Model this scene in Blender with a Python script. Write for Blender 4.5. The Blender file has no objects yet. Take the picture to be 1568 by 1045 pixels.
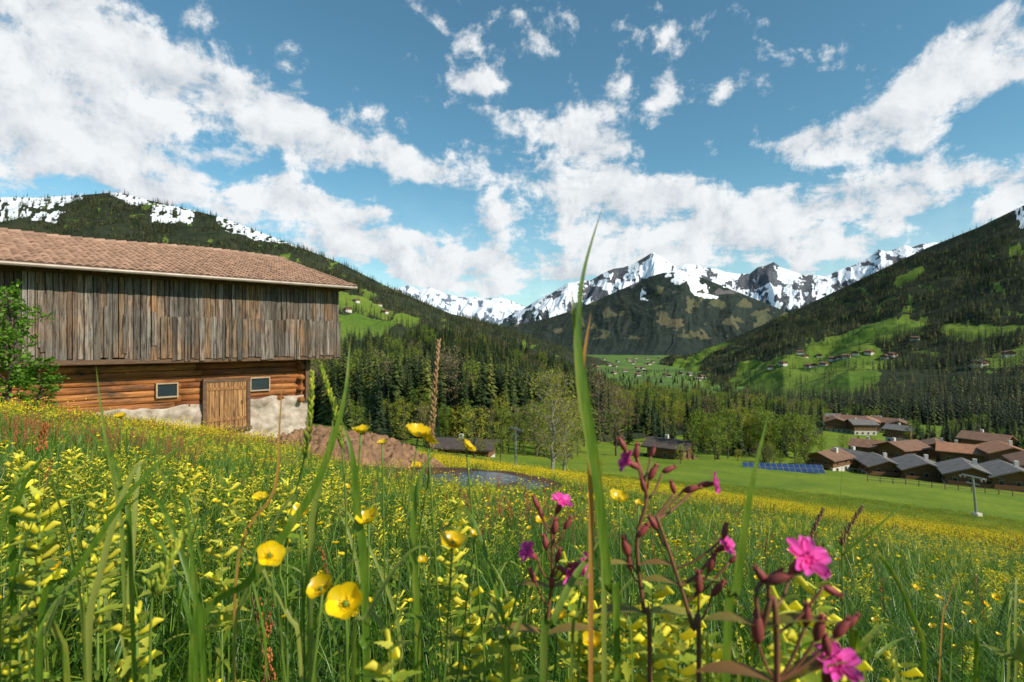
import bpy, math, random
import numpy as np
from mathutils import Vector, Matrix, Euler
random.seed(11); rng=np.random.default_rng(11)
scene=bpy.context.scene
FPX=871.0
def br(u): return (u-784.0)/FPX
def el(v): return (522.0-v)/FPX
def at(u,v,d): return Vector((br(u)*d,d,el(v)*d))
# ---------------------------------------------------------------- noise
def vh(ix,iy,seed):
    n=(ix*374761393+iy*668265263+seed*974711)&0xffffffff
    n=((n^(n>>13))*1274126177)&0xffffffff
    n=n^(n>>16)
    return (n&0xffff)/65535.0
def vn(x,y,seed=0):
    x=np.asarray(x,dtype=float);y=np.asarray(y,dtype=float)
    ix=np.floor(x).astype(np.int64);iy=np.floor(y).astype(np.int64)
    fx=x-ix;fy=y-iy
    fx=fx*fx*(3-2*fx);fy=fy*fy*(3-2*fy)
    a=vh(ix,iy,seed);b=vh(ix+1,iy,seed);c=vh(ix,iy+1,seed);d=vh(ix+1,iy+1,seed)
    return (a*(1-fx)+b*fx)*(1-fy)+(c*(1-fx)+d*fx)*fy
def fbm(x,y,seed=0,o=4):
    s=0;a=1;t=0
    for i in range(o):
        s=s+a*vn(x*2**i+i*17.3,y*2**i+i*9.1,seed+i);t+=a;a*=.5
    return s/t
def ridged(x,y,seed=0,o=5):
    s=0;a=1;t=0
    for i in range(o):
        s=s+a*(1-np.abs(2*vn(x*2**i+i*5.3,y*2**i+i*3.7,seed+i)-1));t+=a;a*=.52
    return s/t
def sst(a,b,x):
    t=np.clip((x-a)/(b-a),0,1);return t*t*(3-2*t)
# ---------------------------------------------------------------- ground height
POOL=(-1.35,12.8);POOLZ=-3.26
FS=[-1e6,-400,-40,0,18,24,34,45,60,90,120,200,300,500,1e7]
FV=[-80,-70,-36,0,17.8,22.4,28.6,34.7,40,51,61,86,112,130,132]
def G(x,y):
    x=np.asarray(x,dtype=float);y=np.asarray(y,dtype=float)
    s=0.6+0.14*x+0.214*y
    z=-np.interp(s,FS,FV)
    r=np.hypot(x,y)
    z=z+(fbm(x/55,y/55,3,3)-.5)*np.clip((r-30)*.03,0,5)
    z=z+(fbm(x/1.7,y/1.7,5,3)-.5)*np.clip(r*.03,0,.22)
    d=np.hypot((x-POOL[0])/1.15,(y-POOL[1]))
    w=1-sst(1.8,3.2,d)
    z=z*(1-w)+(POOLZ-.12+.1*np.clip(d-1.2,0,2))*w
    return z
# ---------------------------------------------------------------- node helper
class NT:
    def __init__(s,t): s.t=t
    def n(s,ty,ins=None,out=0,**pr):
        nd=s.t.nodes.new(ty)
        for k,v in pr.items(): setattr(nd,k,v)
        for k,v in (ins or {}).items():
            sk=nd.inputs[k]
            if isinstance(v,bpy.types.NodeSocket): s.t.links.new(v,sk)
            else: sk.default_value=v
        return nd.outputs[out] if out is not None else nd
    def math(s,op,a,b=0.0,c=0.0,clamp=False):
        return s.n('ShaderNodeMath',{0:a,1:b,2:c},operation=op,use_clamp=clamp)
    def mix(s,f,a,b,bt='MIX'):
        nd=s.t.nodes.new('ShaderNodeMix');nd.data_type='RGBA';nd.blend_type=bt
        for i,v in ((0,f),(6,a),(7,b)):
            if isinstance(v,bpy.types.NodeSocket): s.t.links.new(v,nd.inputs[i])
            else: nd.inputs[i].default_value=v if i==0 else (*v[:3],1)
        return nd.outputs[2]
    def ramp(s,f,stops,interp='LINEAR'):
        nd=s.t.nodes.new('ShaderNodeValToRGB');cr=nd.color_ramp;cr.interpolation=interp
        while len(cr.elements)<len(stops): cr.elements.new(.5)
        for e,(p,c) in zip(cr.elements,stops):
            e.position=p;e.color=(*c,1) if len(c)==3 else c
        s.t.links.new(f,nd.inputs[0]);return nd.outputs[0]
    def noise(s,vec,scale,detail=4,rough=.55,dist=0.0,dim='3D'):
        return s.n('ShaderNodeTexNoise',{'Vector':vec,'Scale':scale,'Detail':detail,'Roughness':rough,'Distortion':dist},noise_dimensions=dim)
def newmat(name):
    m=bpy.data.materials.new(name);m.use_nodes=True;m.node_tree.nodes.clear()
    return m,NT(m.node_tree)
def outp(nt,sh): 
    o=nt.t.nodes.new('ShaderNodeOutputMaterial');nt.t.links.new(sh,o.inputs[0])
def prin(nt,col,rough=.7,bump=None,spec=.3,**kw):
    ins={'Base Color':col if isinstance(col,bpy.types.NodeSocket) else (*col,1),'Roughness':rough,'Specular IOR Level':spec}
    ins.update(kw)
    if bump is not None: ins['Normal']=bump
    return nt.n('ShaderNodeBsdfPrincipled',ins)
def simple(name,c1,c2=None,scale=5,rough=.75,spec=.3,bump=0.0,island=0.0,stretch=(1,1,1),metal=0.0):
    m,nt=newmat(name)
    tc=nt.n('ShaderNodeTexCoord',out=3)
    mp=nt.n('ShaderNodeMapping',{'Vector':tc,'Scale':stretch})
    no=nt.noise(mp,scale,6,.6)
    c2=c2 or tuple(x*.6 for x in c1)
    col=nt.mix(nt.math('MULTIPLY_ADD',no,2.4,-.7,clamp=True),c1,c2)
    if island:
        isl=nt.n('ShaderNodeNewGeometry',out='Random Per Island')
        k=nt.math('MULTIPLY_ADD',isl,2*island,1-island)
        col=nt.mix(1.0,col,nt.n('ShaderNodeCombineColor',{0:k,1:k,2:k}),'MULTIPLY')
    b=None
    if bump: b=nt.n('ShaderNodeBump',{'Height':no,'Strength':bump,'Distance':.05})
    outp(nt,prin(nt,col,rough,b,spec,Metallic=metal));return m
def leafmat(name,stops,trans=.3,rough=.5,spec=.25,isl=.35,tex=0.0,texs=300):
    """foliage: colour from instance random + island random"""
    m,nt=newmat(name)
    r=nt.n('ShaderNodeObjectInfo',out='Random')
    i=nt.n('ShaderNodeNewGeometry',out='Random Per Island')
    f=nt.math('ADD',nt.math('MULTIPLY',r,1-isl),nt.math('MULTIPLY',i,isl))
    if tex:
        tc=nt.n('ShaderNodeTexCoord',out=3)
        no=nt.noise(nt.n('ShaderNodeMapping',{'Vector':tc,'Scale':(1,1,.12)}),texs,4,.6)
        f=nt.math('ADD',f,nt.math('MULTIPLY_ADD',no,tex*2,-tex),clamp=True)
    col=nt.ramp(f,stops)
    k=nt.math('MULTIPLY_ADD',nt.math('FRACT',nt.math('MULTIPLY',i,7.31)),.7,.65)
    col=nt.mix(1.0,col,nt.n('ShaderNodeCombineColor',{0:k,1:k,2:k}),'MULTIPLY')
    p=prin(nt,col,rough,None,spec)
    if trans>0:
        t=nt.n('ShaderNodeBsdfTranslucent',{'Color':nt.mix(1.0,col,(1.25,1.25,.7),'MULTIPLY')})
        p=nt.n('ShaderNodeMixShader',{0:trans,1:p,2:t})
    outp(nt,p);return m
# ---------------------------------------------------------------- mesh builder
class MB:
    def __init__(s): s.v=[];s.f=[];s.m=[]
    def add(s,vs,fs,mat=0):
        o=len(s.v);s.v.extend([tuple(v) for v in vs])
        for f in fs: s.f.append(tuple(i+o for i in f));s.m.append(mat)
    def box(s,c,d,mat=0,M=None,jit=0):
        x,y,z=c;a,b,h=d[0]/2,d[1]/2,d[2]/2
        vs=[Vector((x+sx*a,y+sy*b,z+sz*h)) for sz in(-1,1) for sy in(-1,1) for sx in(-1,1)]
        if jit: vs=[v+Vector((random.uniform(-jit,jit),random.uniform(-jit,jit)*.3,random.uniform(-jit,jit))) for v in vs]
        if M is not None: vs=[M@v for v in vs]
        s.add(vs,[(0,2,3,1),(4,5,7,6),(0,1,5,4),(2,6,7,3),(0,4,6,2),(1,3,7,5)],mat)
    def tube(s,pts,rad,n=6,mat=0,cap=True,flat=1.0):
        pts=[Vector(p) for p in pts];vs=[]
        for i,p in enumerate(pts):
            t=(pts[min(i+1,len(pts)-1)]-pts[max(i-1,0)])
            if t.length<1e-9: t=Vector((0,0,1))
            t.normalize()
            a=t.orthogonal() if abs(t.z)>.99 else t.cross(Vector((0,0,1)))
            a.normalize();b=t.cross(a)
            r=rad[i] if hasattr(rad,'__len__') else rad
            for k in range(n):
                an=2*math.pi*k/n
                vs.append(p+a*(r*flat*math.cos(an))+b*(r*math.sin(an)))
        fs=[]
        for i in range(len(pts)-1):
            for k in range(n):
                k2=(k+1)%n
                fs.append((i*n+k,i*n+k2,(i+1)*n+k2,(i+1)*n+k))
        if cap: fs.append(tuple(range(n))[::-1]);fs.append(tuple((len(pts)-1)*n+k for k in range(n)))
        s.add(vs,fs,mat)
    def ribbon(s,pts,wid,side,mat=0,fold=0.0):
        pts=[Vector(p) for p in pts];side=Vector(side).normalized();vs=[];fs=[]
        for i,p in enumerate(pts):
            w=wid[i]/2
            t=(pts[min(i+1,len(pts)-1)]-pts[max(i-1,0)]).normalized()
            sd=(side-t*side.dot(t));sd=sd.normalized() if sd.length>1e-6 else side
            nn=t.cross(sd)
            vs+= [p-sd*w,p+nn*(w*fold),p+sd*w]
        for i in range(len(pts)-1):
            a=i*3;b=a+3
            fs+=[(a,a+1,b+1,b),(a+1,a+2,b+2,b+1)]
        s.add(vs,fs,mat)
    def ell(s,c,r,M=None,mat=0,nu=8,nv=5):
        c=Vector(c);vs=[];fs=[]
        for j in range(nv+1):
            th=math.pi*j/nv
            for i in range(nu):
                ph=2*math.pi*i/nu
                v=Vector((r[0]*math.sin(th)*math.cos(ph),r[1]*math.sin(th)*math.sin(ph),r[2]*math.cos(th)))
                if M is not None: v=M@v
                vs.append(c+v)
        for j in range(nv):
            for i in range(nu):
                fs.append((j*nu+i,j*nu+(i+1)%nu,(j+1)*nu+(i+1)%nu,(j+1)*nu+i))
        s.add(vs,fs,mat)
    def build(s,name,mats,smooth=False,link=True,parent=None,loc=None,rotz=None):
        me=bpy.data.meshes.new(name);me.from_pydata(s.v,[],s.f)
        for m in mats: me.materials.append(m)
        me.polygons.foreach_set('material_index',s.m)
        if smooth: me.polygons.foreach_set('use_smooth',[True]*len(s.f))
        me.update()
        ob=bpy.data.objects.new(name,me)
        if link: scene.collection.objects.link(ob)
        if parent: ob.parent=parent
        if loc is not None: ob.location=loc
        if rotz is not None: ob.rotation_euler=(0,0,rotz)
        return ob
def gridmesh(name,P,mat,cover=None,smooth=True,wrap=False):
    n,m=P.shape[:2]
    idx=np.arange(n*m).reshape(n,m)
    if wrap: idx=np.vstack([idx,idx[:1]])
    q=np.stack([idx[:-1,:-1],idx[1:,:-1],idx[1:,1:],idx[:-1,1:]],-1).reshape(-1,4)
    me=bpy.data.meshes.new(name)
    me.vertices.add(n*m);me.vertices.foreach_set('co',P.reshape(-1,3).astype(np.float32).ravel())
    me.loops.add(q.size);me.loops.foreach_set('vertex_index',q.ravel().astype(np.int32))
    me.polygons.add(len(q));me.polygons.foreach_set('loop_start',(np.arange(len(q))*4).astype(np.int32))
    me.polygons.foreach_set('loop_total',np.full(len(q),4,dtype=np.int32))
    me.update(calc_edges=True);me.validate()
    me.polygons.foreach_set('use_smooth',np.full(len(me.polygons),smooth))
    if cover is not None:
        a=me.color_attributes.new('cover','FLOAT_COLOR','POINT')
        c=np.ones((n*m,4),dtype=np.float32);c[:,:3]=cover.reshape(-1,3);a.data.foreach_set('color',c.ravel())
    me.materials.append(mat)
    ob=bpy.data.objects.new(name,me);scene.collection.objects.link(ob);return ob
# ---------------------------------------------------------------- instancing
def scatter(name,pts,scl,rot,idx,templates):
    n=len(pts)
    ts=[t.copy() for t in templates]
    srt=sorted(range(len(ts)),key=lambda i:ts[i].name);inv=np.zeros(len(ts),int)
    for j,i in enumerate(srt): inv[i]=j
    idx=inv[np.asarray(idx,int)]
    me=bpy.data.meshes.new(name);me.vertices.add(n)
    me.vertices.foreach_set('co',np.asarray(pts,dtype=np.float32).ravel())
    a=me.attributes.new('scl','FLOAT','POINT');a.data.foreach_set('value',np.asarray(scl,dtype=np.float32))
    a=me.attributes.new('rot','FLOAT_VECTOR','POINT');a.data.foreach_set('vector',np.asarray(rot,dtype=np.float32).ravel())
    a=me.attributes.new('idx','INT','POINT');a.data.foreach_set('value',np.asarray(idx,dtype=np.int32))
    ob=bpy.data.objects.new(name,me);scene.collection.objects.link(ob)
    col=bpy.data.collections.new(name+'_kinds')
    for t in ts: col.objects.link(t)
    g=bpy.data.node_groups.new(name+'_gn','GeometryNodeTree')
    g.interface.new_socket('Geometry',in_out='INPUT',socket_type='NodeSocketGeometry')
    g.interface.new_socket('Geometry',in_out='OUTPUT',socket_type='NodeSocketGeometry')
    N=g.nodes;L=g.links
    gi=N.new('NodeGroupInput');go=N.new('NodeGroupOutput')
    ci=N.new('GeometryNodeCollectionInfo');ci.inputs[0].default_value=col
    ci.inputs['Separate Children'].default_value=True;ci.inputs['Reset Children'].default_value=True
    ip=N.new('GeometryNodeInstanceOnPoints');ip.inputs['Pick Instance'].default_value=True
    def attr(nm,dt):
        x=N.new('GeometryNodeInputNamedAttribute');x.data_type=dt;x.inputs[0].default_value=nm;return x.outputs[0]
    L.new(gi.outputs[0],ip.inputs['Points']);L.new(ci.outputs[0],ip.inputs['Instance'])
    L.new(attr('idx','INT'),ip.inputs['Instance Index'])
    e=N.new('FunctionNodeEulerToRotation');L.new(attr('rot','FLOAT_VECTOR'),e.inputs[0]);L.new(e.outputs[0],ip.inputs['Rotation'])
    L.new(attr('scl','FLOAT'),ip.inputs['Scale']);L.new(ip.outputs[0],go.inputs[0])
    md=ob.modifiers.new('scatter','NODES');md.node_group=g
    return ob
def randrot(n,tilt=.08):
    return np.stack([rng.normal(0,tilt,n),rng.normal(0,tilt,n),rng.uniform(0,6.283,n)],-1)
# ================================================================= MATERIALS
def hill_mat(name,meadow1,meadow2,forest1,forest2,snow=(.82,.84,.88),rock=(.13,.12,.12),sc=1.0,bump=.6):
    m,nt=newmat(name)
    pos=nt.n('ShaderNodeNewGeometry',out='Position')
    at_=nt.n('ShaderNodeAttribute',{},out=0,attribute_name='cover')
    sep=nt.n('ShaderNodeSeparateColor',{0:at_},out=None)
    n1=nt.noise(pos,.02*sc,6,.65);n2=nt.noise(pos,.004*sc,5,.6);n3=nt.noise(pos,.15*sc,4,.6)
    forest=nt.mix(nt.math('MULTIPLY_ADD',n1,3,-1,clamp=True),forest1,forest2)
    meadow=nt.mix(nt.math('MULTIPLY_ADD',n2,4,-1.5,clamp=True),meadow1,meadow2)
    meadow=nt.mix(nt.math('MULTIPLY_ADD',n3,3,-1.4,clamp=True),meadow,tuple(x*.55 for x in meadow1))
    wob=nt.math('MULTIPLY_ADD',n1,.5,-.25)
    def edge(ch): return nt.math('MULTIPLY_ADD',nt.math('ADD',sep.outputs[ch],wob),5,-2.0,clamp=True)
    c=nt.mix(edge(0),forest,meadow)
    rk=nt.mix(n1,tuple(x*.5 for x in rock),tuple(min(1,x*1.4) for x in rock))
    c=nt.mix(edge(2),c,rk)
    c=nt.mix(edge(1),c,snow)
    b=nt.n('ShaderNodeBump',{'Height':n1,'Strength':bump,'Distance':12/sc})
    outp(nt,prin(nt,c,.9,b,.1));return m
def ground_mat():
    m,nt=newmat('meadow_ground')
    pos=nt.n('ShaderNodeNewGeometry',out='Position')
    d=nt.n('ShaderNodeVectorMath',{0:pos},out='Value',operation='LENGTH')
    n1=nt.noise(pos,.09,5,.6);n2=nt.noise(pos,1.3,6,.7);n3=nt.noise(pos,9,5,.7);n4=nt.noise(pos,.006,4,.5)
    far=nt.mix(nt.math('MULTIPLY_ADD',n1,3,-1,clamp=True),(.12,.20,.016),(.23,.29,.022))
    far=nt.mix(nt.math('MULTIPLY_ADD',n2,3,-1.3,clamp=True),far,(.085,.14,.014))
    lo=nt.mix(nt.math('MULTIPLY_ADD',n2,4,-1.6,clamp=True),(.15,.20,.018),(.36,.34,.02))
    lo=nt.mix(nt.math('MULTIPLY_ADD',n3,4,-1.8,clamp=True),lo,(.08,.12,.014))
    dd=nt.math('MULTIPLY_ADD',n1,30,d)
    c=nt.mix(nt.n('ShaderNodeMapRange',{'Value':dd,'From Min':72,'From Max':105}),lo,far)
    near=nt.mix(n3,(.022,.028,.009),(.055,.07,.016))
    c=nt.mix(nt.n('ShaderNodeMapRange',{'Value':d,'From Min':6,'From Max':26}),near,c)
    vf=nt.mix(nt.math('MULTIPLY_ADD',n4,5,-2,clamp=True),(.13,.22,.035),(.085,.14,.035))
    c=nt.mix(nt.n('ShaderNodeMapRange',{'Value':d,'From Min':400,'From Max':900}),c,vf)
    mpp=nt.n('ShaderNodeMapping',{'Vector':pos,'Location':(-2.6,14.8,0),'Rotation':(0,0,math.radians(-52)),'Scale':(6.6,3.9,1e4)},vector_type='TEXTURE')
    pd=nt.n('ShaderNodeVectorMath',{0:mpp},out='Value',operation='LENGTH')
    pd=nt.math('MULTIPLY_ADD',n2,.5,pd)
    c=nt.mix(nt.n('ShaderNodeMapRange',{'Value':pd,'From Min':1.22,'From Max':1.12}),c,nt.mix(n3,(.07,.04,.022),(.15,.088,.048)))
    b=nt.n('ShaderNodeBump',{'Height':nt.math('ADD',n2,nt.math('MULTIPLY',n3,.4)),'Strength':.7,'Distance':.25})
    outp(nt,prin(nt,c,.9,b,.15));return m
# ================================================================= GROUND
az=np.concatenate([np.linspace(-58,58,400),np.linspace(59,301,120)])*math.pi/180
rr=np.concatenate([[0.02],np.geomspace(.2,60,150),np.geomspace(62,1500,110),np.geomspace(1600,40000,40)])
A,R=np.meshgrid(az,rr,indexing='ij')
X=R*np.sin(A);Y=R*np.cos(A);Z=G(X,Y)
ground=gridmesh('ground',np.stack([X,Y,Z],-1)[::-1],ground_mat(),wrap=True)
# ================================================================= HILLS
def inpoly(u,v,poly):
    ins=np.zeros(u.shape,bool);n=len(poly)
    for i in range(n):
        x1,y1=poly[i];x2,y2=poly[(i+1)%n]
        c=((y1>v)!=(y2>v))&(u<(x2-x1)*(v-y1)/(y2-y1+1e-9)+x1)
        ins^=c
    return ins
def build_hill(name,cols,nu,nt_,mat,meadows=(),snows=(),rough=.012,seed=1,wob=6,gully=0.0,coverfn=None,backz=.3):
    us=np.array([c[0] for c in cols],float);k=len(cols[0][1])
    U=np.linspace(us[0],us[-1],nu)
    V=np.stack([np.interp(U,us,[c[1][j][0] for c in cols]) for j in range(k)],-1)
    D=np.stack([np.interp(U,us,[c[1][j][1] for c in cols]) for j in range(k)],-1)
    Vw=np.linspace(0,k-1,nt_)
    VV=np.stack([np.interp(Vw,range(k),V[i]) for i in range(nu)]);DD=np.stack([np.interp(Vw,range(k),D[i]) for i in range(nu)])
    UU=np.repeat(U[:,None],nt_,1);T=np.repeat((Vw/(k-1))[None],nu,0)
    X=br(UU)*DD;Yc=DD;Z=el(VV)*DD
    e=np.sin(np.pi*np.clip(T,0,1))**.6
    nz=(fbm(X/ (DD.mean()*.12),Yc/(DD.mean()*.12),seed,5)-.5)
    Z=Z+nz*DD*rough*4*e
    if gully>0:
        wv=fbm(UU/60,T*2,seed+7,3)*1.2
        g=ridged(UU/42+wv,T*1.6+wv,seed+9,6)
        Z=Z+(g-.55)*DD*gully*(.25+.75*e)*np.clip((1.02-T)*6,0.12,1)
        Yc=Yc-(g-.55)*DD*gully*1.5*e
    wu=(fbm(UU/14,VV/14,seed+3,3)-.5)*wob*2;wv_=(fbm(UU/14+50,VV/14,seed+4,3)-.5)*wob
    md=np.zeros(UU.shape);sn=np.zeros(UU.shape);rk=np.zeros(UU.shape)
    for p in meadows: md=np.maximum(md,inpoly(UU+wu,VV+wv_,p))
    for p in snows: sn=np.maximum(sn,inpoly(UU+wu,VV+wv_,p))
    if coverfn: md,sn,rk=coverfn(UU,VV,T,md,sn,X,Yc,Z,seed)
    F=np.stack([X,Yc,Z],-1)
    foot=F[:,:1].copy();foot[:,:,0]*=.9;foot[:,:,1]*=.9;foot[:,:,2]=G(foot[...,0],foot[...,1])-15-.02*foot[...,1]
    b1=F[:,-1:].copy();b1[:,:,:2]*=1.08;b1[:,:,2]=b1[:,:,2]*.8-20
    b2=F[:,-1:].copy();b2[:,:,:2]*=1.5;b2[:,:,2]=-160
    P=np.concatenate([foot,F,b1,b2],1)
    cov=np.stack([md,sn,rk],-1);cov=np.concatenate([cov[:,:1],cov,cov[:,-1:],cov[:,-1:]],1)
    ob=gridmesh(name,P,mat,cov)
    return dict(ob=ob,F=F,U=UU,V=VV,md=md,sn=sn,rk=rk,T=T)
def hill_points(h,n,dens):
    F=h['F'];a=np.linalg.norm(np.cross(F[1:,:-1]-F[:-1,:-1],F[:-1,1:]-F[:-1,:-1]),axis=-1)
    w=a*dens[:-1,:-1];w=w/w.sum()
    c=rng.choice(w.size,size=n,p=w.ravel());i,j=np.unravel_index(c,w.shape)
    fu=rng.random(n)[:,None];fv=rng.random(n)[:,None]
    return (F[i,j]*(1-fu)+F[i+1,j]*fu)*(1-fv)+(F[i,j+1]*(1-fu)+F[i+1,j+1]*fu)*fv
def hill_at(h,u,v):
    F=h['F'];pu=784+F[...,0]/F[...,1]*FPX;pv=522-F[...,2]/F[...,1]*FPX
    k=np.argmin((pu-u)**2+(pv-v)**2);return Vector(F.reshape(-1,3)[k])
hm=hill_mat('forest_hillside',(.10,.17,.022),(.165,.225,.032),(.018,.029,.014),(.050,.052,.026))
def covhill(UU,VV,T,md,sn,X,Y,Z,seed):
    n=fbm(UU/5,VV/3.5,seed+60,4)
    sn=sn*(n>.42)
    c=fbm(UU/17,VV/7,seed+61,4)
    md=np.maximum(md,(c>.70)*.60*(T>.15))
    return md,sn,np.zeros(UU.shape)
right=build_hill('forested_mountain',[
 (1010,[(572,2700),(562,3100),(556,3500),(552,4200)]),
 (1060,[(590,1900),(570,2500),(556,3000),(543,4000)]),
 (1110,[(606,1300),(583,1900),(552,2600),(523,3800)]),
 (1200,[(625,700),(575,1200),(530,2000),(483,3400)]),
 (1300,[(645,480),(580,900),(520,1700),(436,3200)]),
 (1420,[(650,460),(585,850),(500,1500),(379,2900)]),
 (1500,[(662,420),(590,750),(480,1400),(347,2700)]),
 (1568,[(672,390),(600,700),(470,1300),(314,2600)]),
 (2000,[(700,360),(600,700),(400,1300),(180,2500)])],520,170,hm,
 meadows=[[(1112,592),(1140,562),(1200,545),(1262,522),(1330,502),(1420,482),(1442,494),(1400,515),(1335,530),(1380,545),(1432,535),(1425,550),(1335,568),(1350,585),(1330,600),(1290,614),(1190,612),(1130,607)],
  [(1440,500),(1500,490),(1580,478),(1580,500),(1500,510),(1440,510)],[(1490,566),(1530,535),(1590,508),(1700,500),(1700,575),(1530,578)],
  [(1365,434),(1410,410),(1418,416),(1380,438)],[(1320,478),(1370,462),(1372,466),(1330,484)],[(1030,568),(1060,545),(1110,520),(1120,528),(1080,552),(1070,580)]],
 snows=[[(1552,318),(1570,310),(1572,340),(1560,345)]],rough=.017,seed=21,wob=8,coverfn=covhill)
left=build_hill('forested_hill',[
 (-500,[(560,600),(480,1000),(400,1600),(310,2500)]),
 (0,[(560,600),(470,1100),(390,1700),(302,2600)]),
 (60,[(560,600),(470,1100),(390,1700),(302,2600)]),
 (130,[(560,600),(470,1100),(385,1700),(298,2600)]),
 (180,[(560,600),(470,1100),(385,1700),(294,2600)]),
 (230,[(560,600),(470,1100),(390,1700),(307,2500)]),
 (280,[(560,600),(475,1050),(395,1650),(318,2400)]),
 (340,[(560,600),(480,1050),(405,1600),(333,2300)]),
 (440,[(565,600),(490,1000),(430,1500),(371,2200)]),
 (520,[(565,600),(500,900),(450,1400),(402,2200)]),
 (600,[(570,700),(510,1000),(478,1500),(442,2200)]),
 (690,[(570,800),(530,1200),(503,1700),(480,2400)]),
 (760,[(570,1000),(540,1500),(520,2000),(498,2800)]),
 (850,[(575,1400),(560,1900),(548,2400),(532,3500)]),
 (950,[(582,2300),(577,2600),(570,3100),(562,4000)])],560,150,hm,
 meadows=[[(500,440),(545,452),(585,466),(610,478),(600,484),(560,478),(500,480)],[(500,484),(560,482),(600,486),(655,493),(640,500),(610,505),(560,512),(530,530),(500,540)]],
 snows=[[(-500,270),(140,275),(128,308),(70,324),(0,338),(-500,345)],[(160,280),(215,292),(232,316),(200,320),(172,300)],[(236,312),(300,320),(292,340),(236,342)],[(315,318),(450,360),(458,380),(400,368),(345,352)],[(60,330),(100,322),(90,342),(50,344)]],rough=.014,seed=5,wob=9,coverfn=covhill)
spur=build_hill('wooded_spur',[
 (430,[(650,200),(610,270),(570,330)]),
 (530,[(660,170),(610,250),(562,350)]),
 (600,[(665,150),(600,300),(537,500)]),
 (690,[(668,150),(600,330),(519,600)]),
 (760,[(668,160),(610,350),(537,650)]),
 (850,[(668,180),(625,380),(567,700)]),
 (950,[(665,220),(635,400),(600,700)]),
 (1050,[(660,260),(635,420),(612,700)]),
 (1180,[(655,300),(640,450),(624,700)]),
 (1260,[(660,320),(650,420),(640,600)])],260,90,hm,rough=.008,seed=8)
def covdark(UU,VV,T,md,sn,X,Y,Z,seed):
    n=fbm(UU/22,VV/16,seed+30,4);g=ridged(UU/30,VV/60,seed+31,4)
    md=((n>.61)&(VV>440)&(VV<520)).astype(float)*.65
    sn=np.clip(sn*(n>.4)+(((434-VV)/22+(g-.62)*5+(n-.5)*3)>0.9),0,1)*1.0
    rk=((n<.36)&(VV<450)).astype(float)
    return md,sn,rk
hm2=hill_mat('alpine_slope',(.12,.105,.06),(.09,.10,.05),(.018,.030,.026),(.038,.048,.040),sc=.5)
dark=build_hill('dark_forested_mountain',[
 (700,[(560,5000),(535,5800),(515,7400)]),(760,[(560,5000),(530,6000),(503,7400)]),(800,[(560,5000),(527,6000),(495,7400)]),
 (840,[(560,5000),(522,6000),(487,7400)]),(880,[(560,5000),(515,6000),(474,7400)]),(920,[(560,5000),(508,6000),(457,7400)]),(960,[(560,5000),(500,6000),(439,7400)]),
 (1000,[(560,5000),(490,6000),(422,7400)]),(1020,[(560,5000),(487,6000),(416,7400)]),(1040,[(560,5000),(485,6000),(413,7400)]),(1060,[(560,5000),(488,6000),(419,7400)]),
 (1090,[(560,5000),(495,6000),(431,7400)]),(1130,[(560,5000),(505,6000),(447,7400)]),(1170,[(560,5000),(515,6000),(463,7400)]),(1210,[(560,5000),(525,6000),(480,7400)]),
 (1260,[(560,5000),(535,6000),(500,7400)])],420,110,hm2,snows=[[(984,442),(991,446),(996,468),(982,466)],[(1050,440),(1100,452),(1095,458),(1056,448)],[(1030,420),(1070,428),(1065,436),(1040,430)]],rough=.006,seed=44,gully=.015,coverfn=covdark,wob=7)
def covsnow(UU,VV,T,md,sn,X,Y,Z,seed):
    n=fbm(UU/9,VV/12,seed+30,5);g=ridged(UU/26+n,VV/30,seed+31,5)
    line=np.interp(UU,[740,850,900,1000,1100,1200,1450],[505,492,478,470,470,480,490])
    sn=(((line-VV)/22+(n-.5)*7)>0).astype(float)
    rk=((g>.68)&(n<.60)).astype(float)
    rk=np.maximum(rk,(np.abs(UU-1160)<26)&(VV<440)&(n>.42)&(VV>402)&(UU<1182))  # shaded left side of the peak painted in with the rock colour
    sn=np.clip(sn-rk,0,1)
    return md*0,sn,rk
ridge=[(720,520),(745,505),(770,489),(785,480),(800,474),(825,458),(845,449),(858,440),(870,433),(880,432),(890,429),(903,430),(920,420),(940,411),(955,409),(970,404),(985,395),(1000,386),(1008,391),(1018,396),(1035,408),(1048,404),(1060,404),(1075,409),(1095,411),(1110,416),(1130,419),(1148,419),(1160,409),(1172,407),(1185,401),(1195,409),(1210,414),(1230,421),(1250,421),(1262,423),(1275,418),(1290,411),(1305,407),(1320,400),(1332,393),(1345,382),(1355,385),(1365,384),(1385,375),(1395,379),(1410,374),(1430,371),(1470,375),(1560,385)]
hm3=hill_mat('snowy_alpine_rock',(.10,.115,.05),(.075,.10,.04),(.028,.045,.045),(.05,.065,.06),snow=(.80,.83,.88),rock=(.10,.105,.12),sc=.3,bump=.9)  # rock and forest colours lean blue, standing in for air haze
snowm=build_hill('snowy_mountain_range',[(u,[(560,8200),(v*.5+270,9800),(v,11500)]) for u,v in ridge],900,170,hm3,rough=.004,seed=77,gully=.030,coverfn=covsnow)
def covsnow2(UU,VV,T,md,sn,X,Y,Z,seed):
    n=fbm(UU/8,VV/8,seed+30,5)
    sn=(((492-VV)/22+(n-.5)*5)>0).astype(float);rk=(n<.38).astype(float)*.9
    return md*0,np.clip(sn-rk,0,1),rk
hm4=hill_mat('haze_tinted_snow_rock',(.2,.24,.28),(.2,.24,.28),(.10,.14,.18),(.14,.19,.24),snow=(.74,.78,.85),rock=(.18,.22,.28),sc=.25,bump=.6)  # all colours tinted blue, painting air haze into the surface
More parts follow.
